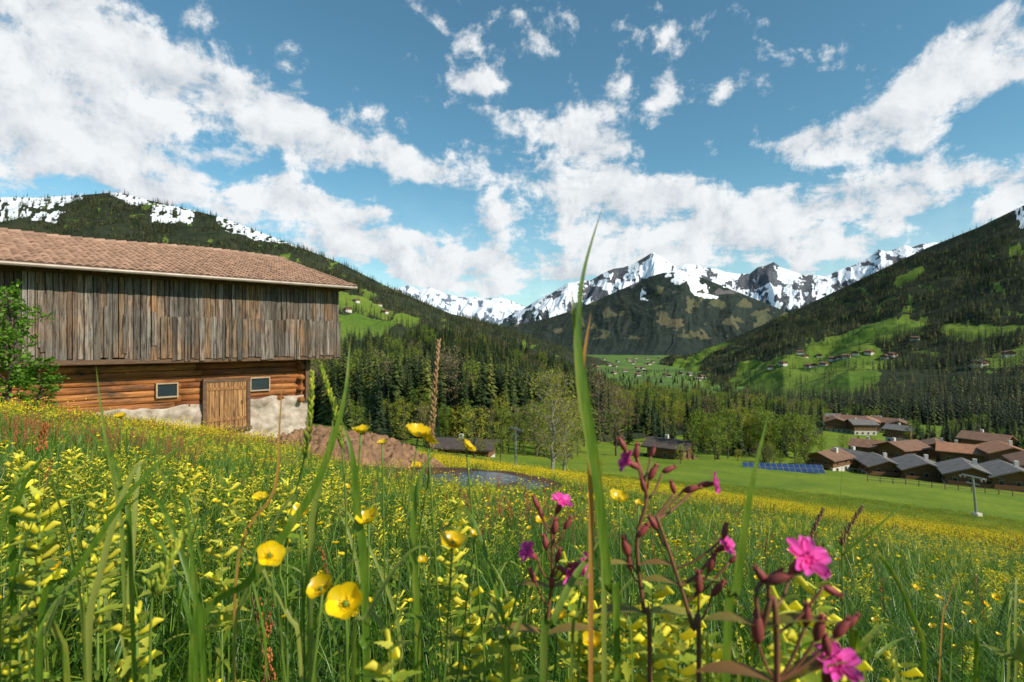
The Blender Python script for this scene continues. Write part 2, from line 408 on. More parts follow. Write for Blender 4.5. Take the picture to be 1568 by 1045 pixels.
farm=build_hill('distant_snowy_range',[(u,[(560,12000),(v*.5+275,14000),(v,16000)]) for u,v in [(480,430),(560,436),(600,442),(625,437),(640,443),(660,440),(675,447),(690,452),(705,455),(725,454),(745,457),(765,455),(780,459),(795,466),(830,478),(900,490)]],500,80,hm4,rough=.003,seed=99,gully=.022,coverfn=covsnow2)
# ================================================================= TREE TEMPLATES
m_con=leafmat('conifer_needles',[(0,(.014,.029,.011)),(.45,(.030,.050,.015)),(.68,(.06,.083,.02)),(.82,(.13,.15,.03)),(1,(.20,.20,.04))],trans=.12,rough=.65,isl=.22)
m_confar=leafmat('far_conifer_needles',[(0,(.015,.029,.014)),(.5,(.032,.050,.020)),(.72,(.070,.088,.028)),(.86,(.19,.19,.05)),(1,(.25,.23,.07))],trans=.0,rough=.7,isl=.15)
m_bark=simple('bark',(.12,.09,.065),(.06,.045,.035),8,bump=.5)
m_barkp=simple('pale_bark',(.34,.31,.27),(.14,.12,.10),6,bump=.4)
def conifer(name,nb,width,mat,seed,sub=False):
    random.seed(seed);mb=MB()
    mb.tube([(0,0,-.03),(0,0,.5),(0,0,.98)],[.014,.009,.002],5,1)
    for i in range(nb):
        h=.10+.89*(i/nb)**.92+random.uniform(-.01,.01)
        R=width*((1-h)**.82)*random.uniform(.6,1.12)+.006
        a=i*2.39996+random.uniform(-.4,.4)
        d=Vector((math.cos(a),math.sin(a),0));s=Vector((-d.y,d.x,0))
        dr=random.uniform(.25,.55)
        p0=Vector((0,0,h+.012));p2=d*R+Vector((0,0,h-dr*R));pm=d*(R*.55)+Vector((0,0,h-.12*R))
        w=R*random.uniform(.26,.42)
        mb.add([p0,pm+s*w-Vector((0,0,w*.5)),p2,pm-s*w-Vector((0,0,w*.5)),pm],[(0,1,4),(1,2,4),(2,3,4),(3,0,4)],0)
        if sub:
            for q in (.5,.8):
                for sg in (-1,1):
                    b=d*(R*q)+Vector((0,0,h-dr*R*q*.8));dd=(d*.6+s*sg*.8).normalized();L=R*(.42 if q==.5 else .28)
                    ss=Vector((-dd.y,dd.x,0))
                    mb.add([b,b+dd*L*.5+ss*L*.22-Vector((0,0,L*.25)),b+dd*L-Vector((0,0,L*.45)),b+dd*L*.5-ss*L*.22-Vector((0,0,L*.3))],[(0,1,2,3)],0)
    return mb.build(name,[mat,m_bark],link=False)
def leafy(name,H,R,trunkH,limbs,twigs,leaves,lsz,mats,seed,oval=1.0,lean=0.0):
    """tapered trunk, limbs, twigs and leaf-sized faces"""
    random.seed(seed);mb=MB()
    pts=[Vector((0,0,-.02 if H<2 else -.2))];n=7
    for i in range(1,n+1): pts.append(Vector((random.uniform(-1,1)*H*.012*i**.5+lean*H*i/n*.1,random.uniform(-1,1)*H*.012*i**.5,H*.93*i/n)))
    mb.tube(pts,[H*.018*(1-.9*i/n)+H*.001 for i in range(n+1)],7,1)
    for l in range(limbs):
        t=trunkH/H+(1-trunkH/H)*((l+random.random())/limbs)*.95
        k=min(int(t*n),n-1);f=t*n-k;base=pts[k].lerp(pts[k+1],max(0,min(1,f)))
        prof=math.sin(math.pi*min(1,max(.06,((t-trunkH/H)/(1-trunkH/H))*.80+.16)))**.8
        a=l*2.4+random.uniform(-.5,.5);Lr=R*prof*random.uniform(.6,1.25)
        d=Vector((math.cos(a),math.sin(a),random.uniform(.35,.9)*oval)).normalized()
        mid=base+d*Lr*.5+Vector((0,0,-.03*Lr));end=base+d*Lr+Vector((0,0,.1*Lr))
        mb.tube([base,mid,end],[H*.006*(1-t*.6),H*.0035*(1-t*.5),H*.001],4,1,cap=False)
        for w in range(twigs):
            q=random.uniform(.3,1.0);b=base.lerp(mid,q*2) if q<.5 else mid.lerp(end,q*2-1)
            td=(d+Vector((random.gauss(0,.8),random.gauss(0,.8),random.gauss(.1,.6)))).normalized();TL=R*random.uniform(.14,.34)
            e=b+td*TL
            mb.tube([b,e],[H*.0016,H*.0006],3,1,cap=False)
            for q2 in range(leaves):
                c=b.lerp(e,random.uniform(.3,1.15))+Vector((random.gauss(0,1),random.gauss(0,1),random.gauss(0,1)))*R*.055
                e1=Vector((random.gauss(0,1),random.gauss(0,1),random.gauss(0,.7))).normalized();e2=e1.orthogonal().normalized()
                e2=(Matrix.Rotation(random.uniform(0,6.28),3,e1)@e2);s_=lsz*random.uniform(.6,1.3)
                mb.add([c-e1*s_,c+e2*s_*.55,c+e1*s_,c-e2*s_*.55],[(0,1,2,3)],0)
    return mb.build(name,mats,link=False)
far_con=[conifer('far_spruce_%d'%i,34,.17+.02*i,m_confar,100+i) for i in range(3)]
near_con=[conifer('spruce_%d'%i,130,.15+.025*i,m_con,200+i,True) for i in range(4)]
m_l1=leafmat('fresh_leaves',[(0,(.12,.19,.02)),(.5,(.19,.26,.025)),(1,(.30,.32,.04))],trans=.3,isl=.6)
m_l2=leafmat('yellow_green_leaves',[(0,(.26,.28,.025)),(1,(.44,.40,.04))],trans=.3,isl=.6)
m_l3=leafmat('budding_brown_twigs',[(0,(.20,.14,.08)),(1,(.32,.24,.11))],trans=.1,isl=.6)
dec=[leafy('broadleaf_0',1,.30,.12,26,9,9,.014,[m_l1,m_bark],301),
     leafy('broadleaf_1',1,.36,.15,24,9,9,.015,[m_l1,m_bark],302),
     leafy('broadleaf_2',1,.34,.10,24,9,8,.014,[m_l2,m_bark],303),
     leafy('broadleaf_3',1,.30,.15,26,9,6,.010,[m_l3,m_bark],304),
     leafy('broadleaf_4',1,.17,.08,30,8,8,.013,[m_l1,m_bark],305,1.6)]
# ================================================================= FORESTS
def forest(name,h,n,smin,smax,dens,temps,weights=None):
    p=hill_points(h,n,dens);s=rng.uniform(smin,smax,n)
    idx=rng.choice(len(temps),n,p=weights) if weights is not None else rng.integers(0,len(temps),n)
    return scatter(name,p,s,randrot(n,.03),idx,temps)
def fdens(h):
    F=h['F'];nz=fbm(F[...,0]/130,F[...,1]/130,3,4)
    d=(1-np.clip(h['md']*1.5,0,1))*(1-h['sn']*.97)*(.12+np.clip((nz-.40)*6,0,1))
    return d+.024*h['md']
wr=1/np.clip(right['F'][...,1],300,4000)
forest('conifer_forest',right,15000,15,30,fdens(right)*wr*((right['U']<1750)),far_con)
forest('conifer_forest',left,12000,14,28,fdens(left)*((left['U']>-80))*(left['V']<545),far_con)
forest('conifer_forest',dark,9000,16,30,(1-np.clip(dark['md']*1.3+dark['sn']+dark['rk'],0,1))*(dark['T']>.25),far_con)
sd=np.ones(spur['U'].shape)/np.clip(spur['F'][...,1],150,800)
forest('spruce_forest',spur,3000,14,25,sd*(spur['U']<930),near_con+dec[:2]+[dec[3]],[.24,.24,.24,.24,.015,.01,.015])
forest('mixed_woodland',spur,850,11,20,sd*(spur['U']>=880),near_con+dec[:3]+[dec[3]],[.19,.19,.19,.19,.08,.05,.05,.06])
def gpts(n,ulo,uhi,dlo,dhi):
    out=[]
    while len(out)<n:
        u=random.uniform(ulo,uhi);d=math.exp(random.uniform(math.log(dlo),math.log(dhi)))
        x=br(u)*d;out.append((x,d,float(G(x,d))-.2))
    return np.array(out)
random.seed(5)
belts=[(95,890,1240,178,330,9,16,0),(50,1070,1235,162,210,10,15,1),(46,640,900,125,160,7,13,2),(26,520,640,125,160,7,13,4),(150,1440,1800,240,400,9,17,3),(34,1395,1480,240,300,8,14,3),(14,1250,1420,190,225,4,7,2),(60,1230,1420,440,520,12,20,3),(420,880,1130,700,2600,14,24,3),(40,1180,1245,230,330,14,20,3),(26,1470,1700,175,200,6,10,2),(12,1060,1230,138,150,3,6,2)]
PP=[];SS=[];II=[]
for n,a,b,c,d,s0,s1,k in belts:
    p=gpts(n,a,b,c,d);PP.append(p);SS.append(rng.uniform(s0,s1,n))
    w={0:[.16,.16,.16,.16,.1,.08,.06,.06,.06],1:[.05,.05,.05,.05,.32,.22,.1,.05,.13],2:[.07,.07,.07,.07,.2,.17,.15,.15,.05],3:[.22,.22,.22,.22,.05,.03,.02,.02,0],4:[.2,.2,.2,.2,.05,.05,.1,.0,0]}[k]
    II.append(rng.choice(9,n,p=np.array(w)/sum(w)))
PP=np.concatenate(PP);SS=np.concatenate(SS);II=np.concatenate(II)
scatter('mixed_woodland',PP,SS,randrot(len(PP),.03),II,near_con+dec)
def tree_obj(name,tmpl,x,y,h,rz=0.0,wid=1.0):
    ob=bpy.data.objects.new(name,tmpl.data);scene.collection.objects.link(ob)
    ob.location=(x,y,float(G(x,y))-.1);ob.scale=(h*wid,h*wid,h);ob.rotation_euler=(0,0,rz);return ob
birch=leafy('birch_tree_mesh',1,.31,.12,54,12,8,.0075,[m_l2,m_barkp],311,1.3)
tree_obj('birch_tree',birch,5.2,74,14.0,1.0)
tree_obj('birch_tree',birch,7.2,78,11.0,3.0)
tree_obj('deciduous_tree',dec[2],-6.6,100,9,.4,1.35)
tree_obj('deciduous_tree',dec[3],26,142,14,.4)
tree_obj('poplar_tree',dec[4],44,138,12,.4)
tree_obj('deciduous_tree',dec[0],50,140,11,2.4)
tree_obj('deciduous_tree',dec[1],57,150,11.5,1.4)
tree_obj('deciduous_tree',dec[2],38,128,4.5,1.4)
tree_obj('deciduous_tree',dec[1],-2,98,6,1.4)
tree_obj('spruce_tree',near_con[0],-29.5,95,12,.3)
tree_obj('spruce_tree',near_con[1],-26.5,92,10,.3)
tree_obj('spruce_tree',near_con[2],-23.0,98,13,.3)
tree_obj('bush',dec[1],64,128,3.0,.3,1.6)
tree_obj('bush',dec[0],-14,96,3.5,.3,1.6)
tree_obj('bush',dec[2],14,92,2.6,.3,1.7)
# ================================================================= BARN
m_plank,nt=newmat('weathered_planks')
tc=nt.n('ShaderNodeTexCoord',out=3);isl=nt.n('ShaderNodeNewGeometry',out='Random Per Island')
mp=nt.n('ShaderNodeMapping',{'Vector':tc,'Scale':(14,14,.9)});mp=nt.n('ShaderNodeVectorMath',{0:mp,1:nt.n('ShaderNodeCombineXYZ',{0:nt.math('MULTIPLY',isl,60),2:nt.math('MULTIPLY',isl,33)})},operation='ADD')
g1=nt.noise(mp,1.4,8,.7,.6);g2=nt.noise(tc,.9,3,.5)
c=nt.ramp(isl,[(0,(.10,.082,.066)),(.25,(.235,.20,.168)),(.5,(.15,.105,.075)),(.75,(.34,.295,.25)),(.92,(.24,.16,.10)),(1,(.36,.23,.14))])
c=nt.mix(nt.math('MULTIPLY_ADD',g1,4.8,-2.0,clamp=True),c,(.032,.024,.019))
c=nt.mix(nt.math('MULTIPLY_ADD',g2,3,-1.4,clamp=True),c,nt.mix(1.0,c,(1.35,1.02,.76),'MULTIPLY'))
outp(nt,prin(nt,c,.8,nt.n('ShaderNodeBump',{'Height':g1,'Strength':.9,'Distance':.02}),.2))
m_log,nt=newmat('orange_log_wood')
tc=nt.n('ShaderNodeTexCoord',out=3);isl=nt.n('ShaderNodeNewGeometry',out='Random Per Island')
mp=nt.n('ShaderNodeMapping',{'Vector':tc,'Scale':(.5,9,9)});g1=nt.noise(mp,1.8,8,.7,.5);g2=nt.noise(nt.n('ShaderNodeMapping',{'Vector':tc,'Scale':(1,1,3)}),.9,6,.65)
c=nt.ramp(isl,[(0,(.24,.068,.017)),(.5,(.42,.14,.034)),(1,(.54,.22,.06))])
c=nt.mix(nt.math('MULTIPLY_ADD',g1,4,-1.7,clamp=True),c,(.06,.022,.010))
c=nt.mix(nt.math('MULTIPLY_ADD',g2,5,-2.5,clamp=True),c,(.055,.032,.02))
outp(nt,prin(nt,c,.65,nt.n('ShaderNodeBump',{'Height':g1,'Strength':.7,'Distance':.02}),.3))
m_door,nt=newmat('door_wood')
tc=nt.n('ShaderNodeTexCoord',out=3);isl=nt.n('ShaderNodeNewGeometry',out='Random Per Island')
mp=nt.n('ShaderNodeMapping',{'Vector':tc,'Scale':(9,9,.7)});g1=nt.noise(mp,1.8,8,.7,.5)
c=nt.ramp(isl,[(0,(.32,.14,.045)),(.5,(.52,.28,.11)),(1,(.40,.20,.08))])
c=nt.mix(nt.math('MULTIPLY_ADD',g1,4.5,-1.9,clamp=True),c,(.08,.035,.018))
outp(nt,prin(nt,c,.7,nt.n('ShaderNodeBump',{'Height':g1,'Strength':.6,'Distance':.02}),.3))
m_dark=simple('dark_interior',(.012,.01,.009))
m_beam=simple('beam_wood',(.19,.11,.06),(.08,.045,.03),3,bump=.5,stretch=(1,6,6))
m_stone=simple('limewashed_stone',(.60,.51,.42),(.26,.19,.14),2.6,.9,bump=1.0)
m_tile=simple('clay_roof_tiles',(.44,.265,.185),(.31,.18,.125),1.3,.85,bump=.25,island=.28)
m_metal=simple('gutter_metal',(.40,.34,.28),(.28,.22,.18),3,.5,metal=.3)
m_glass=simple('window_glass',(.03,.045,.055),(.02,.03,.035),1,.08,spec=.5)
m_frame=simple('window_frame',(.50,.38,.25),(.35,.24,.15),4)
barn=bpy.data.objects.new('wooden_barn',None);scene.collection.objects.link(barn)
barn.location=(-7.6,25,0);barn.rotation_euler=(0,0,math.radians(225))
random.seed(3)
mb=MB();x=0.0
while x<17.5:
    w=random.uniform(.10,.24);top=2.2;bot=-.62+random.uniform(-.10,.06)
    if x<6.7: bot=.80
    mb.box((x+w/2,random.uniform(-.02,.025),(top+bot)/2),(w-random.uniform(.008,.032),.03,top-bot),0,jit=.01)
    x+=w
x=-.02
while x<6.75:
    w=random.uniform(.10,.22);top=.88+random.uniform(-.05,.03);bot=-.66+random.uniform(-.09,.06)
    mb.box((x+w/2,.055+random.uniform(-.01,.02),(top+bot)/2),(w-random.uniform(.008,.03),.028,top-bot),0,jit=.012)
    x+=w
for k in range(14):
    xx=random.uniform(7,17);mb.box((xx,.06,random.uniform(.2,1.2)),(.12,.025,random.uniform(1,2)),0,jit=.02)
y=-.06
while y>-13:
    w=random.uniform(.14,.24);tp=2.2+1.75*(1-abs(y+6.6)/6.6)
    mb.box((.0,y-w/2,(tp-.6)/2),(.03,w-.012,tp+.6),0);y-=w
mb.build('upper_plank_wall',[m_plank],parent=barn)
mb=MB();mb.box((8.8,-6.6,.8),(17.4,13.0,2.72));mb.build('upper_core',[m_dark],parent=barn)
mb=MB();random.seed(4)
z=-.74
k=0
while z>-2.45:
    r=.122
    n=24;pts=[(1.25-.22*(k%2==0)+i*(17.0/n),-.86+random.uniform(-.012,.012),z+random.uniform(-.010,.010)) for i in range(n+1)]
    cuts=[0,random.randint(6,9),random.randint(13,17),n]
    for a_,b_ in zip(cuts[:-1],cuts[1:]):
        mb.tube(pts[a_:b_+1],[r*random.uniform(.93,1.02) for _ in pts[a_:b_+1]],10,0,flat=.38)
    mb.tube([(1.42,-.55 if k%2 else -.8,z-.12),(1.42,-6,z-.12),(1.42,-12.6,z-.12)],[r]*3,10,0)
    z-=.235;k+=1
mb.build('log_wall',[m_log],True,parent=barn)
mb=MB();mb.box((9.5,-6.8,-1.6),(16.0,11.7,1.9));mb.build('lower_core',[m_dark],parent=barn)
n1,n2=220,46
S,T=np.meshgrid(np.linspace(1.05,18.3,n1),np.linspace(-5.6,-2.42,n2),indexing='ij')
topv=-2.42-.12*(fbm(S*1.5,S*0,9,3)-.5)*2+np.where(S<3.6,.08,-.0)
T=-5.6+(T+5.6)/(3.18)*(topv+5.6)
lum=.18*(fbm(S*2.2,T*2.4,12,5)-.5)*2+.08*ridged(S*2.6,T*3.6,14,4)
Yy=-.82+lum+np.clip((-3.3-T),0,2)*.12
P=np.stack([S,Yy,T],-1)
back=P[:,-1:].copy();back[...,1]-=.5
P=np.concatenate([P,back],1)
side=P[:1].copy();side[...,1]-=12
P=np.concatenate([side,P],0)
o=gridmesh('stone_foundation',P[::-1],m_stone);o.parent=barn
mb=MB();random.seed(8)
mb.box((8.8,-.06,-.70),(17.6,.16,.16),0)
for i in range(15): mb.box((.35+i*1.25,-.52,-.68),(.16,.9,.15),0)
mb.box((1.12,-.74,-1.6),(.2,.22,1.9),0)
mb.box((8.8,-.0,2.24),(17.6,.14,.16),0)
for i in range(24): mb.box((-.2+i*.82,.1,2.30),(.12,1.2,.13),0)
mb.build('beams',[m_beam],parent=barn)
mb=MB();xx=3.70
while xx<5.08:
    w=random.uniform(.14,.2);mb.box((xx+w/2,-.62,-2.5),(w-.02,.04,1.82),0,jit=.008);xx+=w
mb.box((4.42,-.59,-1.85),(1.4,.035,.12),0);mb.box((4.42,-.59,-3.05),(1.4,.035,.12),0)
mb.box((4.42,-.66,-1.53),(1.75,.16,.14),1);mb.box((3.62,-.66,-2.5),(.13,.16,1.9),1);mb.box((5.24,-.66,-2.5),(.13,.16,1.9),1)
mb.box((4.45,-.70,-3.48),(1.9,.35,.12),1);mb.box((4.42,-.8,-2.5),(1.5,.2,1.8),2)
mb.tube([(3.9,-.58,-2.5),(3.9,-.54,-2.45),(3.9,-.58,-2.35)],.012,6,2)
mb.build('door',[m_door,m_beam,m_dark],parent=barn)
def window(x0,x1,z0,z1,nm):
    mb=MB();cx=(x0+x1)/2;cz=(z0+z1)/2;w=x1-x0;h=z1-z0
    mb.box((cx,-.78,cz),(w,.04,h),1)
    for sx in (-1,1): mb.box((cx+sx*(w/2),-.74,cz),(.05,.08,h+.05),0)
    for sz in (-1,1): mb.box((cx,-.738,cz+sz*(h/2)),(w-.05,.076,.05),0)
    mb.box((cx,-.9,cz),(w+.02,.16,h+.02),2)
    mb.build(nm,[m_frame,m_glass,m_dark],parent=barn)
window(6.13,6.81,-2.06,-1.56,'window_1');window(2.74,3.50,-2.02,-1.50,'window_2')
rl=7.45;nrow=26;ncol=84;X0=-.4;X1=19.2
rowh=rl/nrow;sl=math.atan2(1.9,7.3)
mb=MB();random.seed(6)
tw=(X1-X0)/ncol
for sgn in (1,-1):
    for r in range(nrow):
        for c_ in range(ncol):
            x0=X0+c_*tw;vs=[];lift=random.uniform(0,.022)
            for e in (0,1):
                a=r*rowh-(.03 if e==0 else -.02)
                for q in range(5):
                    ph=q/4
                    hgt=.05*math.sin(math.pi*ph)+(.055 if e==0 else .0)+lift
                    yy=.75-a*math.cos(sl);zz=2.36+a*math.sin(sl)
                    yw=yy+hgt*math.sin(sl);zw=zz+hgt*math.cos(sl)
                    if sgn<0: yw=-13.1-yw
                    vs.append((x0+tw*ph,yw,zw+.07*math.sin(x0*.55)*(a/rl)))
            fs=[(q,q+1,q+6,q+5) for q in range(4)]
            vs+= [(v[0],v[1],v[2]-.04) for v in vs[:5]]
            fs+= [(10+q,11+q,1+q,q) for q in range(4)]
            mb.add(vs,fs,0)
for i in range(50):
    mb.tube([(X0+i*.39,-6.55,4.33+.07*math.sin((X0+i*.39)*.55)),(X0+i*.39+.42,-6.55,4.30+.07*math.sin((X0+i*.39+.4)*.55))],[.12,.10],8,0)
mb.build('roof_tiles',[m_tile],parent=barn)
mb=MB()
for sg in (1,-1):
    ya=.72 if sg>0 else -13.82
    mb.add([(X0+.02,ya,2.33),(X1,ya,2.33),(X1,-6.55,4.22),(X0+.02,-6.55,4.22),(X0+.02,ya,2.25),(X1,ya,2.25),(X1,-6.55,4.14),(X0+.02,-6.55,4.14)],[(0,1,2,3),(7,6,5,4),(0,4,5,1),(0,3,7,4),(1,5,6,2)],0)
mb.tube([(X0,.83,2.30),(X1,.83,2.27)],.065,8,1)
mb.build('roof_deck',[m_beam,m_metal],parent=barn)
# ================================================================= shrub beside barn
m_vine=leafmat('shrub_leaves',[(0,(.06,.16,.012)),(.6,(.12,.26,.02)),(1,(.20,.33,.03))],trans=.35,isl=.8)
shr=leafy('leafy_shrub',3.3,.85,.1,30,7,10,.062,[m_vine,m_bark],401,1.5)
scene.collection.objects.link(shr);shr.location=(-12.75,14.4,float(G(-12.75,14.4)))
shr2=bpy.data.objects.new('leafy_shrub',shr.data);scene.collection.objects.link(shr2);shr2.location=(-12.4,14.9,float(G(-12.4,14.9)));shr2.scale=(.8,.8,.5);shr2.rotation_euler=(0,0,2)
# ================================================================= DIRT MOUND, POOL
m_dirt=simple('bare_soil',(.34,.19,.10),(.13,.07,.04),3,.95,bump=1.0)
S,T=np.meshgrid(np.linspace(-3.6,3.4,230),np.linspace(-2.8,2.8,180),indexing='ij')
d=np.hypot(S/3.3,T/2.6);hh=np.clip(1-d**2,0,1)
cx,cy=-4.7,17.2
Xm=cx+S*.85+T*.3;Ym=cy+T-.25*S
hz=hh**.7*(.25+1.2*fbm(S*.9,T*.9,31,5))*.95+(fbm(S*3,T*3,33,6)-.5)*.6*np.clip(hh*4,0,1)+.16*(fbm(S*9,T*9,35,3)-.5)*np.clip(hh*4,0,1)
Zm=G(Xm,Ym)-.12+hz
gridmesh('dirt_mound',np.stack([Xm,Ym,Zm],-1),m_dirt)
m_water,nt=newmat('pool_water')
pos=nt.n('ShaderNodeNewGeometry',out='Position')
wn=nt.noise(nt.n('ShaderNodeMapping',{'Vector':pos,'Scale':(1,.8,1)}),1.7,6,.65)
wm=nt.math('MULTIPLY_ADD',wn,14,-7.3,clamp=True)
wat=prin(nt,(.02,.02,.016),.06,nt.n('ShaderNodeBump',{'Height':nt.noise(pos,5,3,.5),'Strength':.3,'Distance':.03}),.35)
darkening_mud=prin(nt,nt.mix(nt.noise(pos,14,4,.6),(.05,.03,.018),(.13,.08,.045)),.6,nt.n('ShaderNodeBump',{'Height':wn,'Strength':.8,'Distance':.1}),.3)  # mud film added to darken the water where it mirrors pale sky
outp(nt,nt.n('ShaderNodeMixShader',{0:wm,1:wat,2:darkening_mud}))
mb=MB();ring=[(POOL[0]+1.75*math.cos(a)*(1+.22*math.sin(3*a+1)+.06*math.sin(9*a)),POOL[1]+1.45*math.sin(a)*(1+.25*math.sin(2*a)),POOLZ-.03) for a in [i*math.pi/30 for i in range(60)]]
mb.add(ring,[tuple(range(60))],0);mb.build('pool_water',[m_water])
# ================================================================= HOUSES
m_wall=simple('white_render',(.66,.62,.55),(.55,.5,.44),.6,.9)
m_wood=simple('chalet_wood',(.26,.12,.055),(.12,.06,.03),.8,.8,stretch=(1,1,8))
m_rgrey=simple('grey_roof',(.21,.19,.18),(.13,.115,.11),.7,.8,bump=.2)
m_rbrn=simple('brown_roof',(.27,.145,.09),(.16,.09,.06),.7,.8,bump=.2)
m_rdk=simple('dark_roof',(.11,.085,.07),(.07,.052,.045),.7,.8)
m_ror=simple('terracotta_roof',(.44,.21,.11),(.30,.14,.085),.7,.8)
def chalet(name,x,y,z,rot,w,l,h,roof,lowwhite=True,pitch=.36,det=True):
    mb=MB();mats=[m_wall,m_wood,roof,m_glass,m_frame]
    h1=h*.45 if lowwhite else .3
    mb.box((0,0,h1/2-1.5),(w,l,h1+3),0)
    mb.box((0,0,h1+(h-h1)/2),(w+.15,l+.15,h-h1),1)
    rz=w/2*pitch
    for sg in (-1,1):
        yy=sg*(l/2+.075)
        mb.add([(-w/2-.07,yy,h),(w/2+.07,yy,h),(0,yy,h+rz)],[(0,1,2) if sg<0 else (0,2,1)],1)
    ov=1.1;ex=w/2+ov;ey=l/2+ov*1.2;t=.28
    ze=h-ov*pitch
    for sg in (-1,1):
        mb.add([(sg*ex,-ey,ze+.05),(sg*ex,ey,ze+.05),(0,ey,h+rz+.08),(0,-ey,h+rz+.08),(sg*ex,-ey,ze+.05+t),(sg*ex,ey,ze+.05+t),(0,ey,h+rz+.08+t),(0,-ey,h+rz+.08+t)],
          [(0,1,2,3),(7,6,5,4),(0,4,5,1),(0,3,7,4),(1,5,6,2)],2)
    mb.box((w*.2,l*.15,h+rz+.3),(.8,.8,1.4),0)
    if det:
        for fl in range(2):
            zz=h1*.55 if fl==0 else h1+(h-h1)*.45
            for sg in (-1,1):
                n=max(2,int(w/3))
                for i in range(n):
                    cx=(-w/2)+w*(i+.5)/n
                    mb.box((cx,sg*(l/2+.1),zz),(1.0,.08,1.2),4);mb.box((cx,sg*(l/2+.13),zz),(.8,.08,1.0),3)
                n=max(2,int(l/3))
                for i in range(n):
                    cy=(-l/2)+l*(i+.5)/n
                    mb.box((sg*(w/2+.1),cy,zz),(.08,1.0,1.2),4);mb.box((sg*(w/2+.13),cy,zz),(.08,.8,1.0),3)
        for sg in (-1,1):
            mb.box((0,sg*(l/2+.6),h1+.1),(w+.1,1.2,.15),1);mb.box((0,sg*(l/2+1.17),h1+.6),(w+.1,.08,.9),1)
    ob=mb.build(name,mats,loc=(x,y,z),rotz=rot);return ob
def house(name,u,d,rot,w,l,h,roof,dz=0,**k):
    x=br(u)*d;return chalet(name,x,d,float(G(x,d))+dz,rot,w,l,h,roof,**k)
house('chalet',1026,142,.95,7,9,3.8,m_rdk,dz=-.8,lowwhite=False)
house('chalet',1268,154,-1.0,7,8.5,4.0,m_rbrn,dz=-.5)
house('chalet',1308,162,.4,7.5,9.5,4.6,m_rgrey,dz=-.5)
house('chalet',1348,150,-.25,7.5,9,4.2,m_rgrey,dz=-.8)
house('chalet',1408,144,-.35,9,10,4.6,m_rgrey,dz=-1)
house('chalet',1480,134,-.5,9,10,4.6,m_rgrey,dz=-1.2)
house('chalet',1545,130,-.4,9,10,4.8,m_rgrey,dz=-1.2)
house('chalet',1474,168,.9,8.5,10,6.8,m_ror,dz=0)
house('chalet',1538,160,-.4,9,10,7.0,m_ror,dz=.5)
house('chalet',1382,178,1.9,8.5,10,6.2,m_rbrn,dz=0)
house('chalet',1432,184,-.6,8.5,10,6.2,m_rbrn,dz=0)
house('chalet',1336,186,.9,8,10,5.4,m_rbrn,dz=0)
house('chalet',1510,190,.6,9,11,7.6,m_rbrn,dz=0)
house('chalet',1600,138,-.5,11,12,6.0,m_rbrn)
house('wooden_shed',715,112,1.35,5.5,10,2.2,m_rdk,dz=-.4,lowwhite=False,det=False)
for u,d,r,w,l,rf in [(1250,372,.4,12,14,m_rbrn),(1278,362,-.4,12,14,m_rbrn),(1302,384,.9,12,14,m_rbrn),(1328,368,-.5,12,14,m_ror),(1352,386,.7,12,14,m_rbrn),(1376,366,-.6,12,13,m_rbrn),(1318,350,1.5,11,13,m_rgrey),(1268,396,1.5,11,14,m_rgrey),(1240,390,-.5,11,12,m_rbrn),(1340,402,-.5,11,12,m_rbrn),(1130,290,.8,10,13,m_rgrey),(1090,330,.2,10,13,m_rbrn),(1380,262,.6,8,10,m_rgrey)]:
    house('chalet',u,d,r,w,l,7.0,rf)
for u,v,r in [(1238,563,.3),(1247,562,-.4),(1262,560,.5),(1284,550,-.5),(1232,548,.2),(1355,548,-.9),(1366,546,.2),(1402,520,.7),(1310,545,-.6),(1225,542,1.2),(1180,566,-.4),(1275,552,.1),(1296,548,.9),(1255,546,-.4),(1210,552,-.3),(1330,540,.5),(1500,560,.2),(1545,545,-.4),(1200,560,.3)]:
    p=hill_at(right,u,v);chalet('chalet',p.x,p.y,p.z,r,14,17,7,random.choice([m_rbrn,m_rdk,m_rbrn]),det=False)
for u,v,r in [(582,468,.3),(590,480,1.0),(532,477,.6),(545,461,.9),(618,488,.4)]:
    p=hill_at(left,u,v);chalet('chalet',p.x,p.y,p.z,r,12,15,6,m_rbrn,det=False)
random.seed(9)
for i in range(40):
    u=random.uniform(905,1075);d=random.uniform(1700,4200);x=br(u)*d
    chalet('valley_house',x,d,float(G(x,d)),random.uniform(0,3),16,20,8,random.choice([m_rbrn,m_rdk,m_rgrey]),det=False)
mb=MB();m_sol=simple('solar_panel_glass',(.03,.07,.17),(.02,.04,.11),1,.15,spec=.8)
for i in range(14):
    M=Matrix.Translation((i*1.2,0,1.0))@Matrix.Rotation(math.radians(32),4,'X')
    mb.box((0,0,0),(1.1,2.6,.05),0,M);mb.box((.57,0,0),(.06,2.6,.09),1,M);mb.box((0,0,.012),(1.1,.05,.05),1,M)
    mb.box((i*1.2,.6,.3),(.08,.08,1.7),1)
x=br(1142)*127
mb.build('solar_panel_array',[m_sol,m_metal],loc=(x,127,float(G(x+8,126))-.3),rotz=-.16)
m_galv=simple('galvanised_steel',(.42,.43,.44),(.3,.31,.32),2,.45,metal=.5)
